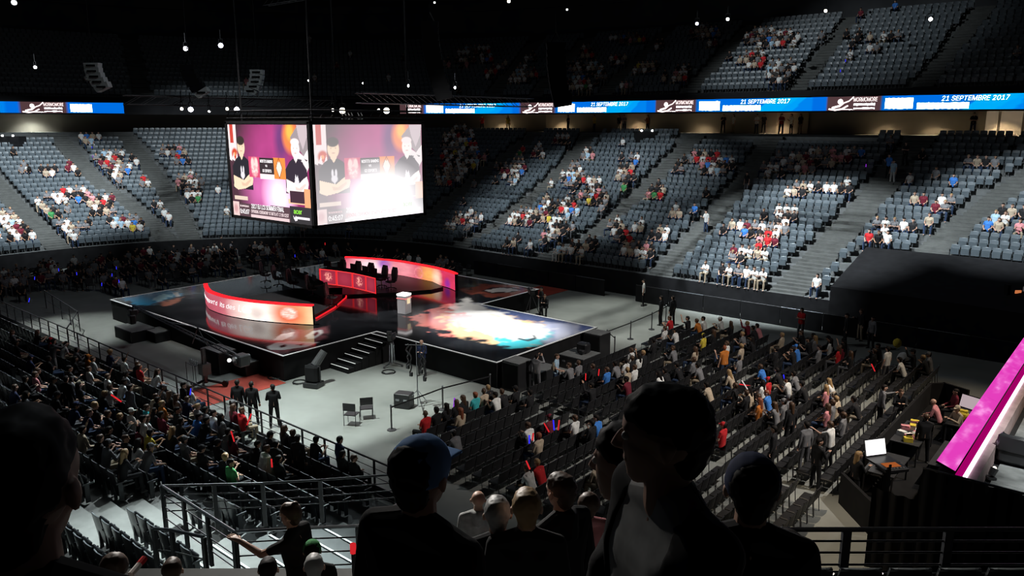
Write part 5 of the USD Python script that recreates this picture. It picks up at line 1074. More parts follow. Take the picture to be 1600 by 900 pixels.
# low black barrier along the far side of the floor
BARR = MB()
for k in range(18):
    x = -40 + k * 2.4
    if -27 < x + 1.2 < -25.8: continue
    t = thing('crowd_barrier', f'black clad low barrier panel on the far floor, {ordinal(k + 1)} from the left', 'barrier', (x + 1.2, 43.1, 0), 0, 'low barriers along the far floor'); part(t, 'panel', MB().box((0, 0, .55), (2.36, .06, 1.05)), M['black']); part(t, 'top_rail', MB().tube((-1.18, 0, 1.1), (1.18, 0, 1.1), .025, 6), RAILB if k % 3 == 1 else RAILM)
# dark man by the inner corner, camera crew
for x, y, fm, deg, c, hc, lab in ((846, 492, 'stand1', 150, 'k', 'k', 'cameraman in black beside the far inner corner of the stage'), (852, 494, 'sit1', 200, 'k', 'b', 'person in a dark suit crouching at the far inner corner of the stage')):
    copy(person_kind(fm, c, 'short', hc, 0, 'k', 'long'), 'person', lab, 'person', at_z(x, y, 0), math.radians(deg))
t = thing('pedestal_camera', 'black camera on a tripod at the far inner corner of the stage', 'camera', at_z(830, 493, 0), .9); part(t, 'camera_body', MB().box((0, 0, 1.5), (.3, .7, .34), bev=.04), BLK); part(t, 'lens', MB().tube((0, .35, 1.5), (0, .7, 1.52), .1, 8), BLK)
for a in (0, 2.1, 4.2): part(t, 'tripod_leg', MB().tube((0, 0, 1.35), (.55 * math.cos(a), .55 * math.sin(a), 0), .025, 5), JM)
# ------------------------------------------------------------------ mixing desk enclosure and the pink broadcast set
fw = MB()
for a, c in (((-6.35, 23.4), (-6.35, 34.3)), ((-6.35, 34.3), (-5.9, 34.8)), ((-5.9, 34.8), (-4.9, 34.4)), ((-6.35, 23.4), (-5.0, 21.9))):
    a, c = V(*a, 0), V(*c, 0); fw.slab(a + V(0, 0, 1.0), c + V(0, 0, 1.0), c, a, .1)
obj('enclosure_wall', fw, M['black'], 'low black wall round the mixing desks at the end of the floor rows', 'low wall')
obj('riser', MB().box((-4.95, 28.5, .1), (2.5, 10.8, .2)), M['black'], 'black riser carrying the mixing desks', 'platform')
TABM = mat('table_black', (.03, .03, .032), .5, .5, .2, 4)
def table(x, y, sx, sy, lab):
    t = thing('desk_table', lab, 'table', (x, y, .2)); part(t, 'top', MB().box((0, 0, .75), (sx, sy, .04)), TABM)
    for i in (-1, 1):
        for j in (-1, 1): part(t, 'leg', MB().box((i * (sx / 2 - .05), j * (sy / 2 - .05), .37), (.05, .05, .73)), JM)
table(-5.55, 25.0, .9, 1.9, 'black table with a white laptop at the near end of the enclosure'); table(-5.55, 28.2, .9, 2.3, 'black table heaped with coloured papers'); table(-4.45, 31.2, .9, 2.6, 'black table with monitors at the far end of the enclosure'); table(-4.2, 27.0, .7, 2.4, 'black table along the pink light band')
def laptop(p, rz, lab, col, s=1.): 
    t = thing('laptop', lab, 'laptop', p, rz); part(t, 'base', MB().box((0, 0, .012), (.55 * s, .38 * s, .024)), BLK); part(t, 'lid', MB().slab(V(-.27 * s, .2 * s, .025), V(.27 * s, .2 * s, .025), V(.27 * s, .3 * s, .38 * s), V(-.27 * s, .3 * s, .38 * s), .012), BLK); part(t, 'display', MB().slab(V(-.25 * s, .192 * s, .045 * s), V(.25 * s, .192 * s, .045 * s), V(.25 * s, .285 * s, .36 * s), V(-.25 * s, .285 * s, .36 * s), .003), col)
laptop(V(-5.7, 25.1, .99), math.radians(55), 'open laptop with a bright white screen at the near desk', emat('laptop_white', (1, .97, .95), 1.1), 1.5)
o = thing('light_console', 'black lighting console with an orange display on the near desk', 'console', (-5.3, 24.6, .99), .9); part(o, 'body', MB().box((0, 0, .06), (.8, .55, .12), bev=.02), BLK); part(o, 'display', MB().box((0, .06, .125), (.5, .3, .01)), emat('console_orange', (1, .25, .06), .35))
for k in range(6): part(o, 'fader', MB().box((-.3 + k * .11, -.2, .13), (.05, .03, .02)), GREYT)
laptop(V(-4.6, 31.6, .99), math.radians(-20), 'open laptop with a pale pink screen at the far desk', emat('laptop_pink', (1, .8, .85), .45), 1.4)
dr2 = random.Random(3)
for k in range(16):
    c = dr2.choice(['w', 'y', 'p', 'r', 'e', 'w', 'y']); x, y = -5.55 + dr2.uniform(-.35, .35), 27.3 + k * .12; cn = CLOTH[c][0]
    t = thing('leaflet_stack', f'{cn} stack of leaflets on the heaped table, {ordinal(k + 1)} from the near end', 'papers', (x, y, .99), dr2.uniform(0, 3)); part(t, 'stack', MB().box((0, 0, .04), (.28, .2, .08 + dr2.random() * .08)), CL[c]); part(t, 'top_sheet', MB().box((0, 0, .13), (.27, .19, .006)), CL[dr2.choice('wyp')])
for k, (x, y, z, c, l) in enumerate(((-4.5, 30.6, 1.0, 'y', 'yellow bag'), (-4.3, 32.2, 1.0, 'w', 'white bag'), (-4.2, 26.4, .99, 'w', 'white sheet of paper'), (-4.15, 27.6, .99, 'e', 'beige folder'), (-4.2, 29.2, .25, 'g', 'grey rucksack'))):
    t = thing('desk_item', f'{l} on the mixing desks', l.split()[-1], (x, y, z), k * .7); flat = 'sheet' in l or 'folder' in l; part(t, 'body', MB().box((0, 0, .01 if flat else .16), (.42, .3, .015 if flat else .32), bev=0 if flat else .08), CL[c], smooth=40); part(t, 'flap', MB().box((.02, .02, .022 if flat else .33), (.3, .2, .01 if flat else .06)), CL[c])
for x, y, fm, deg, c, h, hc, tr, lab in ((1402, 660, 'sit1', 200, 'k', 'short', 'b', 'k', 'operator in black seated at the far mixing desk'), (1487, 662, 'sit0', 120, 'm', 'short', 'k', 'k', 'operator in maroon seated at the far end of the enclosure'), (1440, 722, 'stand2', 20, 'k', 'short', 'b', 'k', 'broad operator in a black jacket standing with his back turned at the mixing desk'), (1465, 680, 'sit2', 90, 'p', 'bald', 'k', 'k', 'bald operator in pink leaning over the desk'), (1495, 690, 'sit1', 140, 'e', 'cap', 'k', 'k', 'operator in beige with a cap close to the pink band')):
    p = at_z(x, y, .2); copy(person_kind(fm, c, h, hc, 0, tr, 'long'), 'person', lab, 'person', p + V(0, 0, -.02 if 'stand' in fm else .0), math.radians(deg))
# the set: raised floor, inclined pink light panels, white tube, black drapes
PZ = 2.3
ps = thing('broadcast_stage', 'raised broadcast set with a marbled floor behind a pink light band', 'stage'); part(ps, 'base', MB().box((.15, 30.2, PZ / 2 - .02), (6.0, 19.4, PZ - .04)), M['black']); part(ps, 'marble_floor', MB().box((.35, 30.2, PZ), (5.6, 19.3, .04)), mat('marble_grey', (.16, .165, .165), .12, .6, .55, 1.1))
for k in range(6): part(ps, 'floor_joint', MB().box((.35, 22.4 + k * 3.1, PZ + .022), (5.6, .03, .006)), GREYT)
def pink(U, W):
    n = fuzzy(U * 26, W * 2, 1.1, 6); c = np.zeros((*U.shape, 3)) + np.array([.78, .05, .50]); c = lay(c, np.clip((n - .42) * 2.2, 0, 1) * .6, (1.0, .24, .80)); c = lay(c, np.clip((n - .62) * 4, 0, 1) * .5, (1.15, .55, 1.0)); return c
bnd = thing('pink_light_band', 'bright pink LED panel band with a white tube along its foot', 'LED wall'); Y0b, Y1b = 20.9, 39.8
for k in range(9):
    ya, yb = Y0b + (Y1b - Y0b) * k / 9, Y0b + (Y1b - Y0b) * (k + 1) / 9 - .004
    p, f, col, _ = paint_grid((-3.50, ya, 3.12), (0, yb - ya, 0), (.44, 0, -.16), 26, 10, lambda U, W: pink((U + k) / 9, W)); coloured(bnd, 'led_panel', p, f, col, colmat('pink_glow', 1.0)); part(bnd, 'panel_back', MB().slab(V(-3.5, ya, 3.11), V(-3.06, ya, 2.95), V(-3.06, yb, 2.95), V(-3.5, yb, 3.11), .05), M['black'])
part(bnd, 'skirt', MB().box((-3.28, (Y0b + Y1b) / 2, 1.42), (.4, Y1b - Y0b, 2.8)), M['black'])
part(bnd, 'gutter', MB().slab(V(-2.88, Y0b, 2.84), V(-2.88, Y1b, 2.84), V(-3.05, Y1b, 2.90), V(-3.05, Y0b, 2.90), .04), emat('gutter_magenta', (.7, .0, .25), .5))
for k in range(4): ya, yb = Y0b + (Y1b - Y0b) * k / 4, Y0b + (Y1b - Y0b) * (k + 1) / 4 - .03; part(bnd, 'light_tube', MB().tube((-2.84, ya, 2.87), (-2.84, yb, 2.87), .055, 8), emat('tube_white_pink', (1, .72, .95), 2.2), 'white glowing tube')
part(bnd, 'ledge', MB().box((-2.70, (Y0b + Y1b) / 2, 2.2), (.2, Y1b - Y0b, 1.25)), mat('ledge_pinkish', (.30, .22, .22), .6))
dk = thing('stage_drape', 'tall black drape closing the near end of the broadcast set', 'curtain'); b = MB(); xs = np.linspace(-4.75, 3.4, 120); v = np.array([[x, 20.15 + .05 * math.sin(i * 1.3) + .03 * math.sin(i * .47), z] for i, x in enumerate(xs) for z in (0, 1.1, 2.26 if x < -3.66 else 3.12)]); i, j = np.meshgrid(np.arange(119), np.arange(2), indexing='ij'); b.add(v, np.stack([i * 3 + j, (i + 1) * 3 + j, (i + 1) * 3 + j + 1, i * 3 + j + 1], -1).reshape(-1, 4)); part(dk, 'cloth', b, M['black'], smooth=True); part(dk, 'top_pipe', MB().tube((-3.66, 20.2, 3.12), (3.4, 20.2, 3.12), .03, 6), JM); b = MB(); v = np.array([[-4.75 + .04 * math.sin(i * 1.3), 20.15 + i * .045, z] for i in range(40) for z in (0, 1.1, 2.28)]); i, j = np.meshgrid(np.arange(39), np.arange(2), indexing='ij'); b.add(v, np.stack([i * 3 + j, (i + 1) * 3 + j, (i + 1) * 3 + j + 1, i * 3 + j + 1], -1).reshape(-1, 4)); part(dk, 'side_cloth', b, M['black'], smooth=True)
t = thing('set_armchair', 'black tub chair on the marbled broadcast floor', 'armchair', at_z(1585, 722, PZ + .03)); part(t, 'seat', MB().box((0, 0, .25), (.8, .8, .42), bev=.08), BLK, smooth=40); part(t, 'backrest', MB().box((0, -.36, .62), (.84, .16, .5), bev=.06).box((-.38, 0, .55), (.12, .7, .3), bev=.05).box((.38, 0, .55), (.12, .7, .3), bev=.05), BLK, smooth=40)
for x, y, l in ((1548, 748, 'near the drape'), (1573, 705, 'by the tub chair'), (1562, 690, 'farther along the set')):
    t = thing('floor_lamp_can', f'small floor spotlight on the broadcast set {l}', 'lamp', at_z(x, y, PZ + .03), .6); part(t, 'can', MB().lathe([(0, 0), (.08, 0), (.1, .2), (0, .2)], (0, 0, .1), 10, axis=(.4, .2, .8)), BLK); part(t, 'lens', MB().sphere((.08, .04, .29), .05, 1), emat('lamp_warm', (1, .93, .8), 1.6)); part(t, 'base', MB().box((0, 0, .03), (.2, .2, .06)), BLK)
# equipment and truss pieces at the dim far right
for k, (x, y, sz, l) in enumerate(((1392, 505, (.9, .5, 1.5), 'open flight case with pale edges standing upright in the dim far right'), (1413, 515, (1.1, .7, 1.1), 'second flight case with pale edges in the dim far right'), (1450, 520, (1.6, .8, 1.0), 'dark flight case in the far right gloom'))):
    p = at_z(x, y, 0); t = thing('flight_case', l, 'case', p, -.5); part(t, 'shell', MB().box((0, 0, sz[2] / 2), sz), M['blackgloss']); b = MB(); h = V(*sz) / 2
    for i in (-1, 1):
        for j in (-1, 1): b.tube((i * h[0], j * h[1], 0), (i * h[0], j * h[1], sz[2]), .035, 4); b.tube((i * h[0], -h[1], h[2] * (1 + j)), (i * h[0], h[1], h[2] * (1 + j)), .035, 4); b.tube((-h[0], i * h[1], h[2] * (1 + j)), (h[0], i * h[1], h[2] * (1 + j)), .035, 4)
    part(t, 'edging', b, mat('case_edge', (.35, .37, .37), .35, .5, .1, 4, metal=.7))
p = at_z(1590, 545, 0); t = thing('lit_doorway', 'pale lit doorway with a dark frame at the far right edge', 'doorway', p, math.radians(YAW)); part(t, 'opening', MB().box((.15, 0, 1.1), (1.9, .04, 1.75)), mat('doorway_lit', (.6, .6, .6), .8, .3, .05, 1, emit=(.9, .9, 1), strength=.30)); part(t, 'frame', MB().box((-.95, 0, 1.7), (.16, .3, 3.4)).box((-.6, -.05, 1.1), (.06, .1, 1.75)).box((.15, 0, 2.1), (2.3, .3, .28)), M['black']); part(t, 'upper_panel', MB().box((.45, 0, 2.8), (1.2, .04, 1.0)), mat('doorway_dim', (.25, .25, .25), .8, .3, .05, 1, emit=(1, 1, 1), strength=.05)); part(t, 'lamp', MB().box((-.45, -.1, 2.75), (.3, .06, .75)), emat('lamp_orange', (1, .30, .10), .55), 'small orange light')
# ------------------------------------------------------------------ glow sticks and balloons in the audience
def stick(px, py, d, L, col, lab, tilt=0., z=None):
    p = at_d(px, py, d) if z is None else at_z(px, py, z); t = thing('glow_stick', lab, 'glow stick', p); a = V(math.sin(tilt) * RIGHT[0], math.sin(tilt) * RIGHT[1], math.cos(tilt)); m = emat('stick_' + col, {'red': (1, .03, .04), 'blue': (.03, .03, 1), 'purple': (.45, .05, 1), 'white': (1, .85, .82)}[col], .6 if col != 'blue' else 1.0)
    L *= .72; part(t, 'tube', MB().tube((0, 0, 0), a * L, .026, 6), m); part(t, 'grip', MB().tube(-a * .12, (0, 0, 0), .022, 6), BLK)
STICKS = ((386, 664, 1.6, .6, 'red', .4), (366, 690, 1.5, .5, 'red', -.2), (190, 628, 1.9, .6, 'red', -.9), (297, 617, 1.6, .35, 'blue', .2), (858, 675, 1.3, .5, 'red', -.5), (866, 672, 1.3, .5, 'blue', -.1), (872, 672, 1.3, .5, 'red', .1), (827, 693, 1.2, .4, 'blue', 0), (832, 688, 1.2, .35, 'red', .1), (828, 733, 1.3, .4, 'red', -.4), (709, 636, 1.1, .5, 'purple', .1), (915, 594, 1.0, .4, 'red', 0), (935, 587, 1.0, .4, 'red', .1), (1168, 608, 1.3, .6, 'white', -.6), (1172, 603, 1.3, .6, 'red', -1.4), (1367, 580, 1.3, .5, 'red', -.5), (1226, 593, 1.2, .3, 'blue', -.3), (425, 730, 1.7, .35, 'red', 0), (92, 424, 1.2, .3, 'blue', 0), (120, 430, 1.2, .3, 'blue', 0), (54, 437, 1.2, .3, 'blue', .2), (182, 421, 1.2, .3, 'blue', 0), (175, 432, 1.2, .3, 'blue', .1), (186, 442, 1.2, .3, 'blue', 0), (159, 447, 1.2, .3, 'blue', .1), (461, 402, 1.2, .3, 'blue', 0), (45, 472, 1.2, .35, 'blue', .3), (508, 383, 1.3, .3, 'red', 0))
SG = lambda q: 'dim crowd behind the stage' if q[1] < 500 else 'near left stand' if q[0] < 500 else 'floor blocks'
for q in STICKS:
    x, y, z, L, c, ti = q; same = sorted((k[0], k[1]) for k in STICKS if SG(k) == SG(q) and k[4] == c)
    stick(x, y, 0, L, c, f'{c} glow stick, {ordinal(same.index((x, y)) + 1)} {c} one from left in the {SG(q)}', ti, z)
FARL = ((1281, 250, 62, 'blue'), (1353, 261, 60, 'purple'), (224, 348, 72, 'blue'), (144, 232, 80, 'blue'), (1313, 113, 72, 'blue'), (1321, 97, 73, 'blue'), (760, 155, 85, 'blue'), (145, 246, 79, 'purple'))
def FD(x, y, d):
    q = hit(x, y + 12, y < 160)
    if not q: return d
    p = V(*bowl(*q)[0], 14 + (q[1] - UD0) / UT * UH if y < 160 else zlow(q[1])); return project(p)[2]
for x, y, d, c in FARL: same = sorted((k[0], k[1]) for k in FARL if k[3] == c); stick(x, y, FD(x, y, d), .3, c, f'tiny {c} light held in the far stands, {ordinal(same.index((x, y)) + 1)} {c} one from the left')
for x, y, d, c, r, l in ((1402, 536, 38, 'y', .2, 'pale yellow balloon above the far floor block'), (1411, 560, 36.5, 'w', .26, 'white balloon at the far end of the floor rows')):
    t = thing('balloon', l, 'balloon', at_d(x, y, d)); part(t, 'bulb', MB().sphere((0, 0, 0), r, 3, (1, 1, 1.15)), CL[c], smooth=True); part(t, 'knot', MB().lathe([(0, 0), (.03, 0), (0, .05)], (0, 0, -r * 1.15 - .04), 6), CL[c])

# ------------------------------------------------------------------ up in the roof: lamps, loudspeaker arrays, trusses
LAMPW, LAMPB, LAMPY = emat('lens_white', (1, .98, .95), 9), emat('lens_blue', (.75, .75, 1), 9), emat('lens_warm', (1, .85, .65), 7)
def lamp(px, py, d, lens, lab, r=.13, aim=None):
    p = at_d(px, py, d); t = thing('spotlight', lab, 'spotlight', (0, 0, 0)); to = (EYE if aim is None else V(*aim)) - p; to = to / np.linalg.norm(to)
    part(t, 'lens', MB().lathe([(0, 0), (r, 0), (r * .8, .03), (0, .05)], p, 12, axis=to), lens); part(t, 'can', MB().lathe([(0, -.5), (r * .8, -.48), (r * 1.15, -.1), (r * 1.2, .02), (r * 1.04, .02), (r * 1.02, -.015), (0, -.015)], p, 12, axis=to), M['black']); part(t, 'yoke', MB().path([p + V(-r * 1.4, 0, -.05), p + V(-r * 1.4, 0, .4), p + V(r * 1.4, 0, .4), p + V(r * 1.4, 0, -.05)], .02, 4).tube(p + V(0, 0, .4), p + V(0, 0, 1.0), .025, 5), M['black'])
LAMPS = ((22, 4, 50, LAMPW, .16), (290, 76, 52, LAMPB, .16), (345, 71, 52, LAMPB, .17), (298, 171, 47, LAMPB, .16), (370, 171, 47, LAMPB, .16), (284, 170, 47, LAMPY, .1), (355, 170, 47, LAMPY, .1), (535, 173, 46, LAMPY, .19), (604, 173, 46, LAMPY, .19), (520, 172, 46, LAMPY, .09), (592, 172, 46, LAMPY, .09), (638, 134, 55, LAMPW, .1), (711, 137, 55, LAMPW, .1), (482, 126, 55, LAMPW, .07), (567, 130, 55, LAMPW, .06), (676, 130, 56, LAMPW, .05), (886, 15, 60, LAMPW, .08), (1089, 37, 62, LAMPB, .13), (1137, 30, 62, LAMPW, .14), (1290, 17, 60, LAMPY, .13), (1454, 30, 58, LAMPW, .15), (1496, 118, 60, LAMPW, .12), (795, 2, 60, LAMPY, .13), (679, 4, 60, LAMPW, .08), (55, 105, 60, LAMPW, .13), (327, 174, 48, LAMPW, .08))
LG = lambda q: ('row above the cube' if 165 < q[1] < 180 else 'upper left roof' if q[0] < 470 else 'roof over the cube' if q[0] < 760 else 'roof over the far upper tier')
LC = lambda q: 'bluish' if q[3] is LAMPB else 'warm' if q[3] is LAMPY else 'white'
for q in LAMPS:
    same = sorted(z[0] for z in LAMPS if LG(z) == LG(q) and LC(z) == LC(q)); x, y, d, l, r = q
    lamp(x, y, d, l, f'small {LC(q)} spotlight, {ordinal(same.index(x) + 1)} {LC(q)} one from left, {LG(q)}', r)
SPK = mat('array_grey', (.42, .45, .45), .5, .4, .06, 2); SPKD = mat('array_black', (.006, .006, .007), .8, .15)
for i, (x, y, d, m, flip, lab, n) in enumerate(((147, 120, 44, SPK, 1, 'curved hanging loudspeaker array, pale, at the upper left', 5), (296, 122, 46, SPKD, 1, 'curved hanging loudspeaker array with one pale box, upper left', 6), (403, 128, 50, SPK, -1, 'curved hanging loudspeaker array just left of the cube', 5), (672, 60, 37, SPKD, 1, 'tall black hanging loudspeaker array above the right screen', 12), (868, 95, 34, SPKD, 1, 'tall black hanging loudspeaker array before the upper tier', 9))):
    t = thing('line_array', lab, 'loudspeaker array'); p = at_d(x, y, d) + V(0, 0, .6)
    for k in range(n):
        a = k * (.14 if n < 9 else .025) * flip; q = p + RIGHT * (.42 * k * math.sin(a * .5)) * 1.0 + V(0, 0, -.30 * k * math.cos(a * .4)); mm = SPK if (m is SPKD and i == 1 and k == n - 1) else m
        ca, sa = math.cos(a * .75), math.sin(a * .75); u, w = RIGHT * ca - V(0, 0, 1) * sa * -1, V(0, 0, 1) * ca - RIGHT * sa; m8 = trimesh.convex.convex_hull(np.array([q + u * i1 * .42 * (1 if i3 > 0 else .9) + w * i3 * .155 + FH * i2 * .25 for i1 in (-1, 1) for i2 in (-1, 1) for i3 in (-1, 1)])); part(t, 'speaker_box', (m8.vertices, m8.faces), mm); part(t, 'grille', MB().box(q - FH * .27 + V(0, 0, 0), (.5, .03, .1), rz=math.radians(YAW)), SPKD) if mm is SPK else None
    part(t, 'rigging', MB().path([p + V(-.3, 0, .15), p + V(0, 0, .6), p + V(.3, 0, .15)], .03, 4).tube(p + V(0, 0, .6), V(p[0], p[1], 32.9), .02, 4), M['black'])
def truss(a, b, lab, w=.5):
    t = thing('roof_truss', lab, 'truss'); a, b = V(*a), V(*b); d = (b - a) / np.linalg.norm(b - a); s = np.cross(d, V(0, 0, 1)); s /= np.linalg.norm(s); L = np.linalg.norm(b - a); n = int(L / .9)
    TM = mat('truss_dark', (.10, .10, .105), .45, .5, .1, 4, metal=.6)
    for i in (-1, 1):
        for j in (-1, 1): part(t, 'chord', MB().tube(a + s * w / 2 * i + V(0, 0, w / 2 * j), b + s * w / 2 * i + V(0, 0, w / 2 * j), .035, 5), TM)
    m = MB()
    for k in range(n):
        p, q = a + d * L * k / n, a + d * L * (k + 1) / n
        for i in (-1, 1): m.tube(p + s * w / 2 * i - V(0, 0, w / 2), q + s * w / 2 * i + V(0, 0, w / 2), .018, 4); m.tube(p + s * w / 2 * i * (1 if k % 2 else -1) - V(0, 0, w / 2), q - s * w / 2 * i * (1 if k % 2 else -1) - V(0, 0, w / 2), .018, 4)
    part(t, 'lacing', m, TM)
for i, (a, b, l) in enumerate((((-58, 18, 21), (-16, 18, 21), 'front of the stage'), ((-58, 38, 21), (-16, 38, 21), 'back of the stage'), ((-50, 12, 21.6), (-50, 45, 21.6), 'left end of the stage'), ((-24, 12, 21.6), (-24, 45, 21.6), 'right end of the stage'), ((-47, 21, 12.75), (-47, 36, 12.75), 'height of the cube, left'), ((-20, 60, 24), (8, 60, 24), 'front of the upper tier'), ((-32, 40, 12.7), (-32, 26, 12.7), 'height of the cube, right'))):
    truss(a, b, f'dark roof truss over the {l}' if 'of the' in l else f'dark roof truss at the {l}')
# catwalk slabs and ducts on the roof
for k in range(7):
    y = 6 + k * 11; obj('ceiling', MB().box((-28, y, 31.6), (120, .5, 2.2)), M['shell'], f'deep black roof beam, {ordinal(k + 1)} from the near side', kind='structure')
# frames and boxes in the stands
s_, d_ = hit(1131, 122, True); p = at_d(1131, 118, 71.5); t = thing('lit_frame', 'white outlined screen frame standing on the upper tier stair', 'screen', p, math.radians(YAW) * .6); WF = emat('frame_white', (.9, .95, 1), .9); b = MB()
part(t, 'panel', MB().box((0, .05, 0), (1.4, .05, 1.1)), M['blackgloss'])
for a, c in (((-.72, -.55), (.72, -.55)), ((.72, -.55), (.72, .55)), ((.72, .55), (-.72, .55)), ((-.72, .55), (-.72, -.55))): part(t, 'edge', MB().tube((a[0], 0, a[1]), (c[0], 0, c[1]), .05, 5), WF if a[1] + c[1] < 0 else SPK)
part(t, 'leg', MB().tube((.1, 0, -.6), (.1, 0, -1.6), .04, 5), M['black'])
for x, y, d, lab in ((1005, 210, 66.5, 'black camera platform with two small lights on the top row of the far stand'), (22, 217, 79, 'black camera platform with two small lights at the far left')):
    hh = hit(x, y + 14); p = V(*bowl(hh[0], hh[1] + .4)[0], zlow(hh[1]) + 1.05); t = thing('camera_platform', lab, 'platform', p, math.radians(YAW)); part(t, 'box', MB().box((0, 0, -.5), (2.0, 1.2, 1.0)), M['black'])
    for s in (-.5, .5): part(t, 'light', MB().sphere((s, -.62, .08), .11, 1), LAMPW); part(t, 'bracket', MB().box((s, -.5, .02), (.2, .2, .06)), M['black'])
# concourse: lit portals, pillars, little downlights and people
PORT = mat('portal_lit', (.62, .52, .40), .8, .3, .05, 1, emit=(1, .8, .55), strength=.10)  # warm lighting put into the panel as colour and faint glow
for i, (x0, x1) in enumerate(((1510, 1530), (1535, 1572), (1576, 1598), (918, 950), (1160, 1212), (805, 835))):
    s0, s1 = s_of(x0, 190, 11.5), s_of(x1, 190, 11.5); b = MB()
    for ss0, ss1 in ((s0, s1),):
        q = [V(*bowl(ss0 * (1 - w) + ss1 * w, 26.85)[0], 0) for w in (0, 1)]; b.slab(q[0] + V(0, 0, ZC + 2.3), q[1] + V(0, 0, ZC + 2.3), q[1] + V(0, 0, ZC + .02), q[0] + V(0, 0, ZC + .02), .06)
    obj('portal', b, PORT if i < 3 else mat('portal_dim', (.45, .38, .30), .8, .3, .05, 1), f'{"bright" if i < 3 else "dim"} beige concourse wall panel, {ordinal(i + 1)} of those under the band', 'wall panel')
for i, x in enumerate((830, 935, 1040, 1165, 1345, 1425, 1540, 745)):
    ss = s_of(x, 190, 11.5); p = V(*bowl(ss, 25.6)[0], 12.62); t = thing('downlight', f'small warm downlight under the balcony, {ordinal(i + 1)} of the row', 'lamp', p); part(t, 'can', MB().lathe([(0, 0), (.1, 0), (.1, .12), (0, .12)], n=10), M['black']); part(t, 'lens', MB().lathe([(0, -.01), (.08, -.01), (.08, 0), (0, 0)], n=10), LAMPY)
    spot(f'downlight_{i}', p - V(0, 0, .03), p - V(0, 0, 3), 150 if i < 6 else 240, 50, (1, .78, .5), .9, .05)
s_a = S0 + 4
p = V(*bowl(s_of(62, 185, 11.5), 25.5)[0], 12.6); t = thing('downlight', 'bright white work light under the balcony at the far left', 'lamp', p); part(t, 'can', MB().box((0, 0, .1), (.5, .5, .1)), M['black']); part(t, 'lens', MB().box((0, 0, .04), (.45, .45, .03)), LAMPW); spot('work_light', p - V(0, 0, .05), p - V(0, 0, 3), 320, 60, (.9, 1, .95), .9, .15)
WARMP = [(890, 'y'), (967, 'o'), (918, 'k'), (933, 'g'), (1088, 'k'), (1101, 'w'), (1146, 'w'), (1154, 'k'), (1178, 'e'), (1186, 'r'), (1199, 'w'), (1210, 'k'), (1500, 'k'), (724, 'r'), (759, 'y'), (852, 'k')]
for i, (x, c) in enumerate(WARMP):
    ss = s_of(x, 195, 11.0); p = V(*bowl(ss, 24.2 + (i % 3) * .5)[0], ZC); nrm = bowl(ss, 0)[1]; copy(person_kind(['stand1', 'stand2', 'stand0'][i % 3], c, ['short', 'short', 'long'][i % 3], 'kbb'[i % 3], 0, 'nke'[i % 3], 'short'), 'person', f'person in {CLOTH[c][0]} on the concourse under the band, {ordinal(sorted(k[0] for k in WARMP).index(x) + 1)} from the left', 'person', p, math.atan2(nrm[1], nrm[0]) + math.pi / 2 + (i % 5 - 2) * .3)
# people on the stairs of the far stand
for x, y, c, tr, fm, lab in ((1166, 298, 'k', 'g', 'stand0', 'dark clad person coming down the fourth stair of the far stand'), (1103, 362, 'w', 'n', 'stand2', 'person in white standing at a row end of the far stand'), (1387, 280, 'b', 'k', 'stand2', 'person in blue standing at the top of the fifth stair'), (1394, 284, 'l', 'w', 'stand0', 'person in pale blue and white trousers standing on the fifth stair'), (1413, 258, 'k', 'k', 'stand1', 'person in black standing high on the fifth stair')):
    h = hit(x, y)
    if h: pt, nn = bowl(*h); k = min(int(h[1] / TREAD), NROW - 1); copy(person_kind(fm, c, 'short', 'k', 0, tr, 'short'), 'person', lab, 'person', V(*pt, ZROW[k] + .03), math.atan2(nn[1], nn[0]) + math.pi / 2 - .4)
for x, y, fm, c, lab in ((348, 380, 'stand0', 'p', 'person in pink standing on the dim floor below the left screen'), (371, 366, 'stand0', 'w', 'person in white standing in the gloom below the left screen'), (391, 368, 'stand0', 'r', 'person in red standing in the gloom below the left screen')):
    copy(person_kind(fm, c, 'short', 'k', 0, 'n', 'short'), 'person', lab, 'person', at_z(x, y + 20, 0), math.radians(-120))
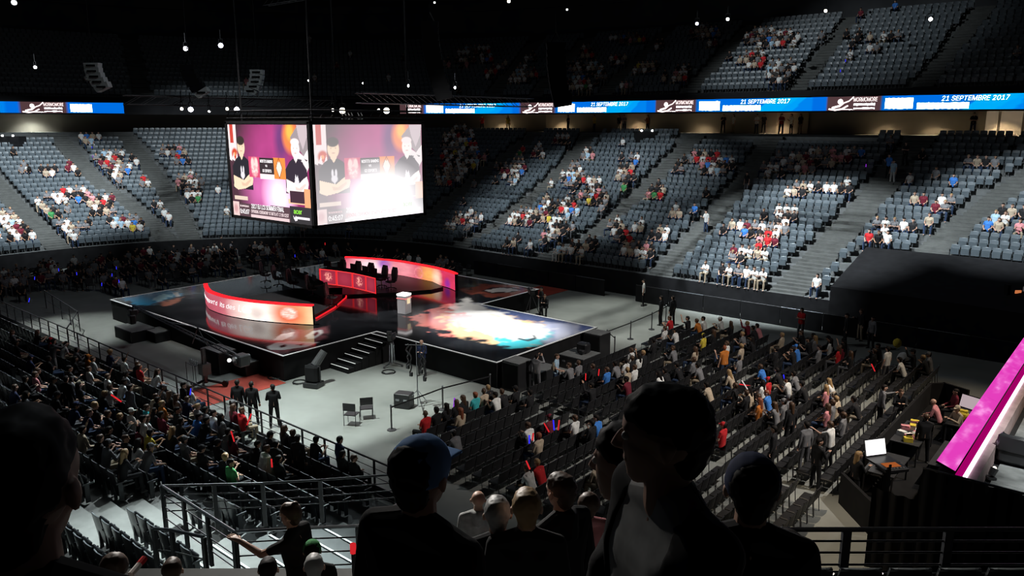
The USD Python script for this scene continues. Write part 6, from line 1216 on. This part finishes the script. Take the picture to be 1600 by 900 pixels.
# ------------------------------------------------------------------ the people right in front of the camera
def fine(man, L=.022, it=6):
    m = man.refine_to_length(L).to_mesh(); t = trimesh.Trimesh(m.vert_properties[:, :3], m.tri_verts, process=True); trimesh.smoothing.filter_taubin(t, iterations=it); return t
def near_person(px, py, d, lab, face, pose='stand', cloth='k', hair='short', hairc='k', trous='k', sleeve='long', h=1.74, arms='hang', look=0., lean=0., hood=False, cap=None, k=None, skin=0, bulk=1., finer=.022, floor=None, jacket=False, turn=0.):
    """px, py: the crown of the head at depth d. face: heading in degrees from the view direction (0 looks away from us, 90 to the left)"""
    crown = at_d(px, py, d); J = pose_joints(pose, h=h, arms=arms, look=look, lean=lean, turn=turn); fg = figure(J, 12, hair=hair, sleeve=sleeve, hood=hood, bulk=bulk)
    top = J['headc'][2] + .125; rz = math.radians(YAW + face)
    off = J['headc'][:2]; c, s = math.cos(rz), math.sin(rz); base = V(crown[0] - (c * off[0] - s * off[1]), crown[1] - (s * off[0] + c * off[1]), crown[2] - top)
    dd = np.dot(base[:2], FH[:2]); kk = int(np.clip((dd + .6) // ST, 0, 11)); fz = corner_z(kk) if floor is None else floor; sc = (crown[2] - fz) / top
    t = thing('person', lab, 'person', V(base[0], base[1], fz), rz); UsdGeom.Xformable(stage.GetPrimAtPath(t)).AddScaleOp().Set(Gf.Vec3f(sc, sc, sc))
    print('near', lab[:30], 'row', kk, 'scale', round(sc, 3))
    b = part(t, 'body', fine(fg['body'], finer), SKIN[skin], smooth=True); part(t, 'shirt', fine(fg['shirt'], finer * 1.3), CL[cloth], smooth=True); part(t, 'trousers', fine(fg['trousers'], .05), TROUS[trous], smooth=True)
    for e in (0, 1): part(t, 'shoe', fine(fg[f'shoe{e}'], .03), SHOE, smooth=True)
    if jacket:
        R = lambda x, y, z: V(math.cos(turn) * x - math.sin(turn) * y, math.sin(turn) * x + math.cos(turn) * y, z)
        jk = figure(J, 12, hair=hair, sleeve='long', bulk=1.1)['shirt']; jk = union([jk, hull((J['sh'][0] + R(0, -.01, .01), .075), (J['sh'][1] + R(0, -.01, .01), .075), (J['waist'] - R(0, .02, 0), .13), n=12)]) - hull(*[(R(x, y, z), .03) for x, y, z in ((-.10, .3, 1.5), (.10, .3, 1.5), (-.14, .3, .9), (.14, .3, .9), (-.08, .0, 1.54), (.08, .0, 1.54), (-.12, .03, .9), (.12, .03, .9))], n=8)
        part(t, 'jacket', fine(jk, .03), CL['k'], smooth=40, label='open dark jacket')
    f = J['face']; side = np.cross(f, V(0, 0, 1)); hc = J['headc']
    for e in (-1, 1): part(b, 'eye', MB().sphere(hc + f * .088 + side * e * .034 + V(0, 0, .014), .0115, 1), M['white'], smooth=True)
    if 'hair' in fg: 
        hm = fine(fg['hair'], finer * .7); n = meshkit.noise(hm.vertices * 55) - .5; hm.vertices += hm.vertex_normals * n[:, None] * .010; part(t, 'hair', hm, HAIRC[hairc], smooth=True)
    if 'cap' in fg: part(t, 'cap', fine(fg['cap'], .02, 4), CL[cap or cloth], smooth=True)
    return t, J, fg
near_person(12, 652, 1.3, 'dark head and shoulder of a person very close at the left edge', 0, h=1.76, finer=.02, floor=9.11)
t, J, fg = near_person(657, 688, 2.5, 'man in black with a blue peaked cap, his back to us', -32, hair='cap', cap='c', look=0, finer=.018)
near_person(1040, 606, 1.85, 'tall dark haired man in profile with an open dark jacket over a pale T-shirt', 78, cloth='h', sleeve='short', look=.05, finer=.016, jacket=True, turn=.5)
near_person(985, 665, 2.35, 'man with glasses mostly hidden behind the tall man in profile', 62, finer=.02)
near_person(1178, 716, 2.6, 'person in a dark blue cap and dark jacket at the right', -10, hair='cap', cap='n', finer=.02)
near_person(1235, 832, 4.8, 'dark haired person low at the right in front of the balcony railing', 20, pose='sit', arms='rest', hair='long', finer=.03)
near_person(747, 767, 9.4, 'bald man in a pale grey hooded top, his back to us', 0, hair='bald', cloth='h', hood=True, finer=.03)
near_person(777, 778, 4.75, 'grey haired man in black seen from behind', 5, hair='short', hairc='g', finer=.022)
near_person(823, 766, 4.6, 'fair haired man in a dark jacket seen from behind', 0, hairc='l', finer=.022)
near_person(876, 741, 4.9, 'man with tousled hair looking to the left in a dark hooded jacket', 40, hairc='b', hood=True, finer=.022)
near_person(919, 776, 7.0, 'person with curly hair glimpsed behind dark shoulders', 20, hair='afro', hairc='b', cloth='p', finer=.035)
near_person(453, 787, 8.1, 'woman in a black T-shirt turned to the left with one arm stretched out', 75, hair='bun', hairc='b', sleeve='short', arms=('reach', 'hang'), lean=.12, finer=.03, floor=5.75)
for x, y, d, l, h, hc, c in ((178, 872, 7.2, 'curly brown haired head at the bottom left edge', 'afro', 'b', 'k'), (268, 874, 7.25, 'short haired head at the bottom edge, right of a white stick', 'short', 'b', 'k'), (418, 873, 7.3, 'dark haired head at the bottom edge left of the green hat', 'short', 'k', 'k'), (487, 846, 7.8, 'person with a green plush hat low at the bottom', 'cap', 'k', 'k'), (490, 868, 7.25, 'grey haired head at the bottom edge under the green hat', 'short', 'g', 'k')):
    near_person(x, y, d, l, 10, pose='stand', hair=h, hairc=hc, cloth=c, cap='v', finer=.035, floor=5.75)
# jacket over the T-shirt of the man in profile, and glasses of the man behind him
def wand(p0, p1, m, lab):
    t = thing('cheer_stick', lab, 'stick'); p0, p1 = at_d(*p0), at_d(*p1); q = p0 + (p1 - p0) * .62; part(t, 'tube', MB().tube(p0, q, .03, 8), CL['w']); part(t, 'tip', MB().tube(q, p1, .032, 8), m)
wand((204, 898, 7.4), (226, 872, 7.6), CL['r'], 'white inflatable cheering stick with a red tip at the bottom left')
t = thing('cheer_stick', 'glowing red stick held up left of the man in the blue cap', 'stick'); p = at_d(552, 864, 5.5); part(t, 'tube', MB().tube(p, p + V(0, 0, .07), .022, 8), emat('stick_red', (1, .03, .04), .9)); part(t, 'grip', MB().tube(p - V(0, 0, .5), p, .016, 6), BLK)
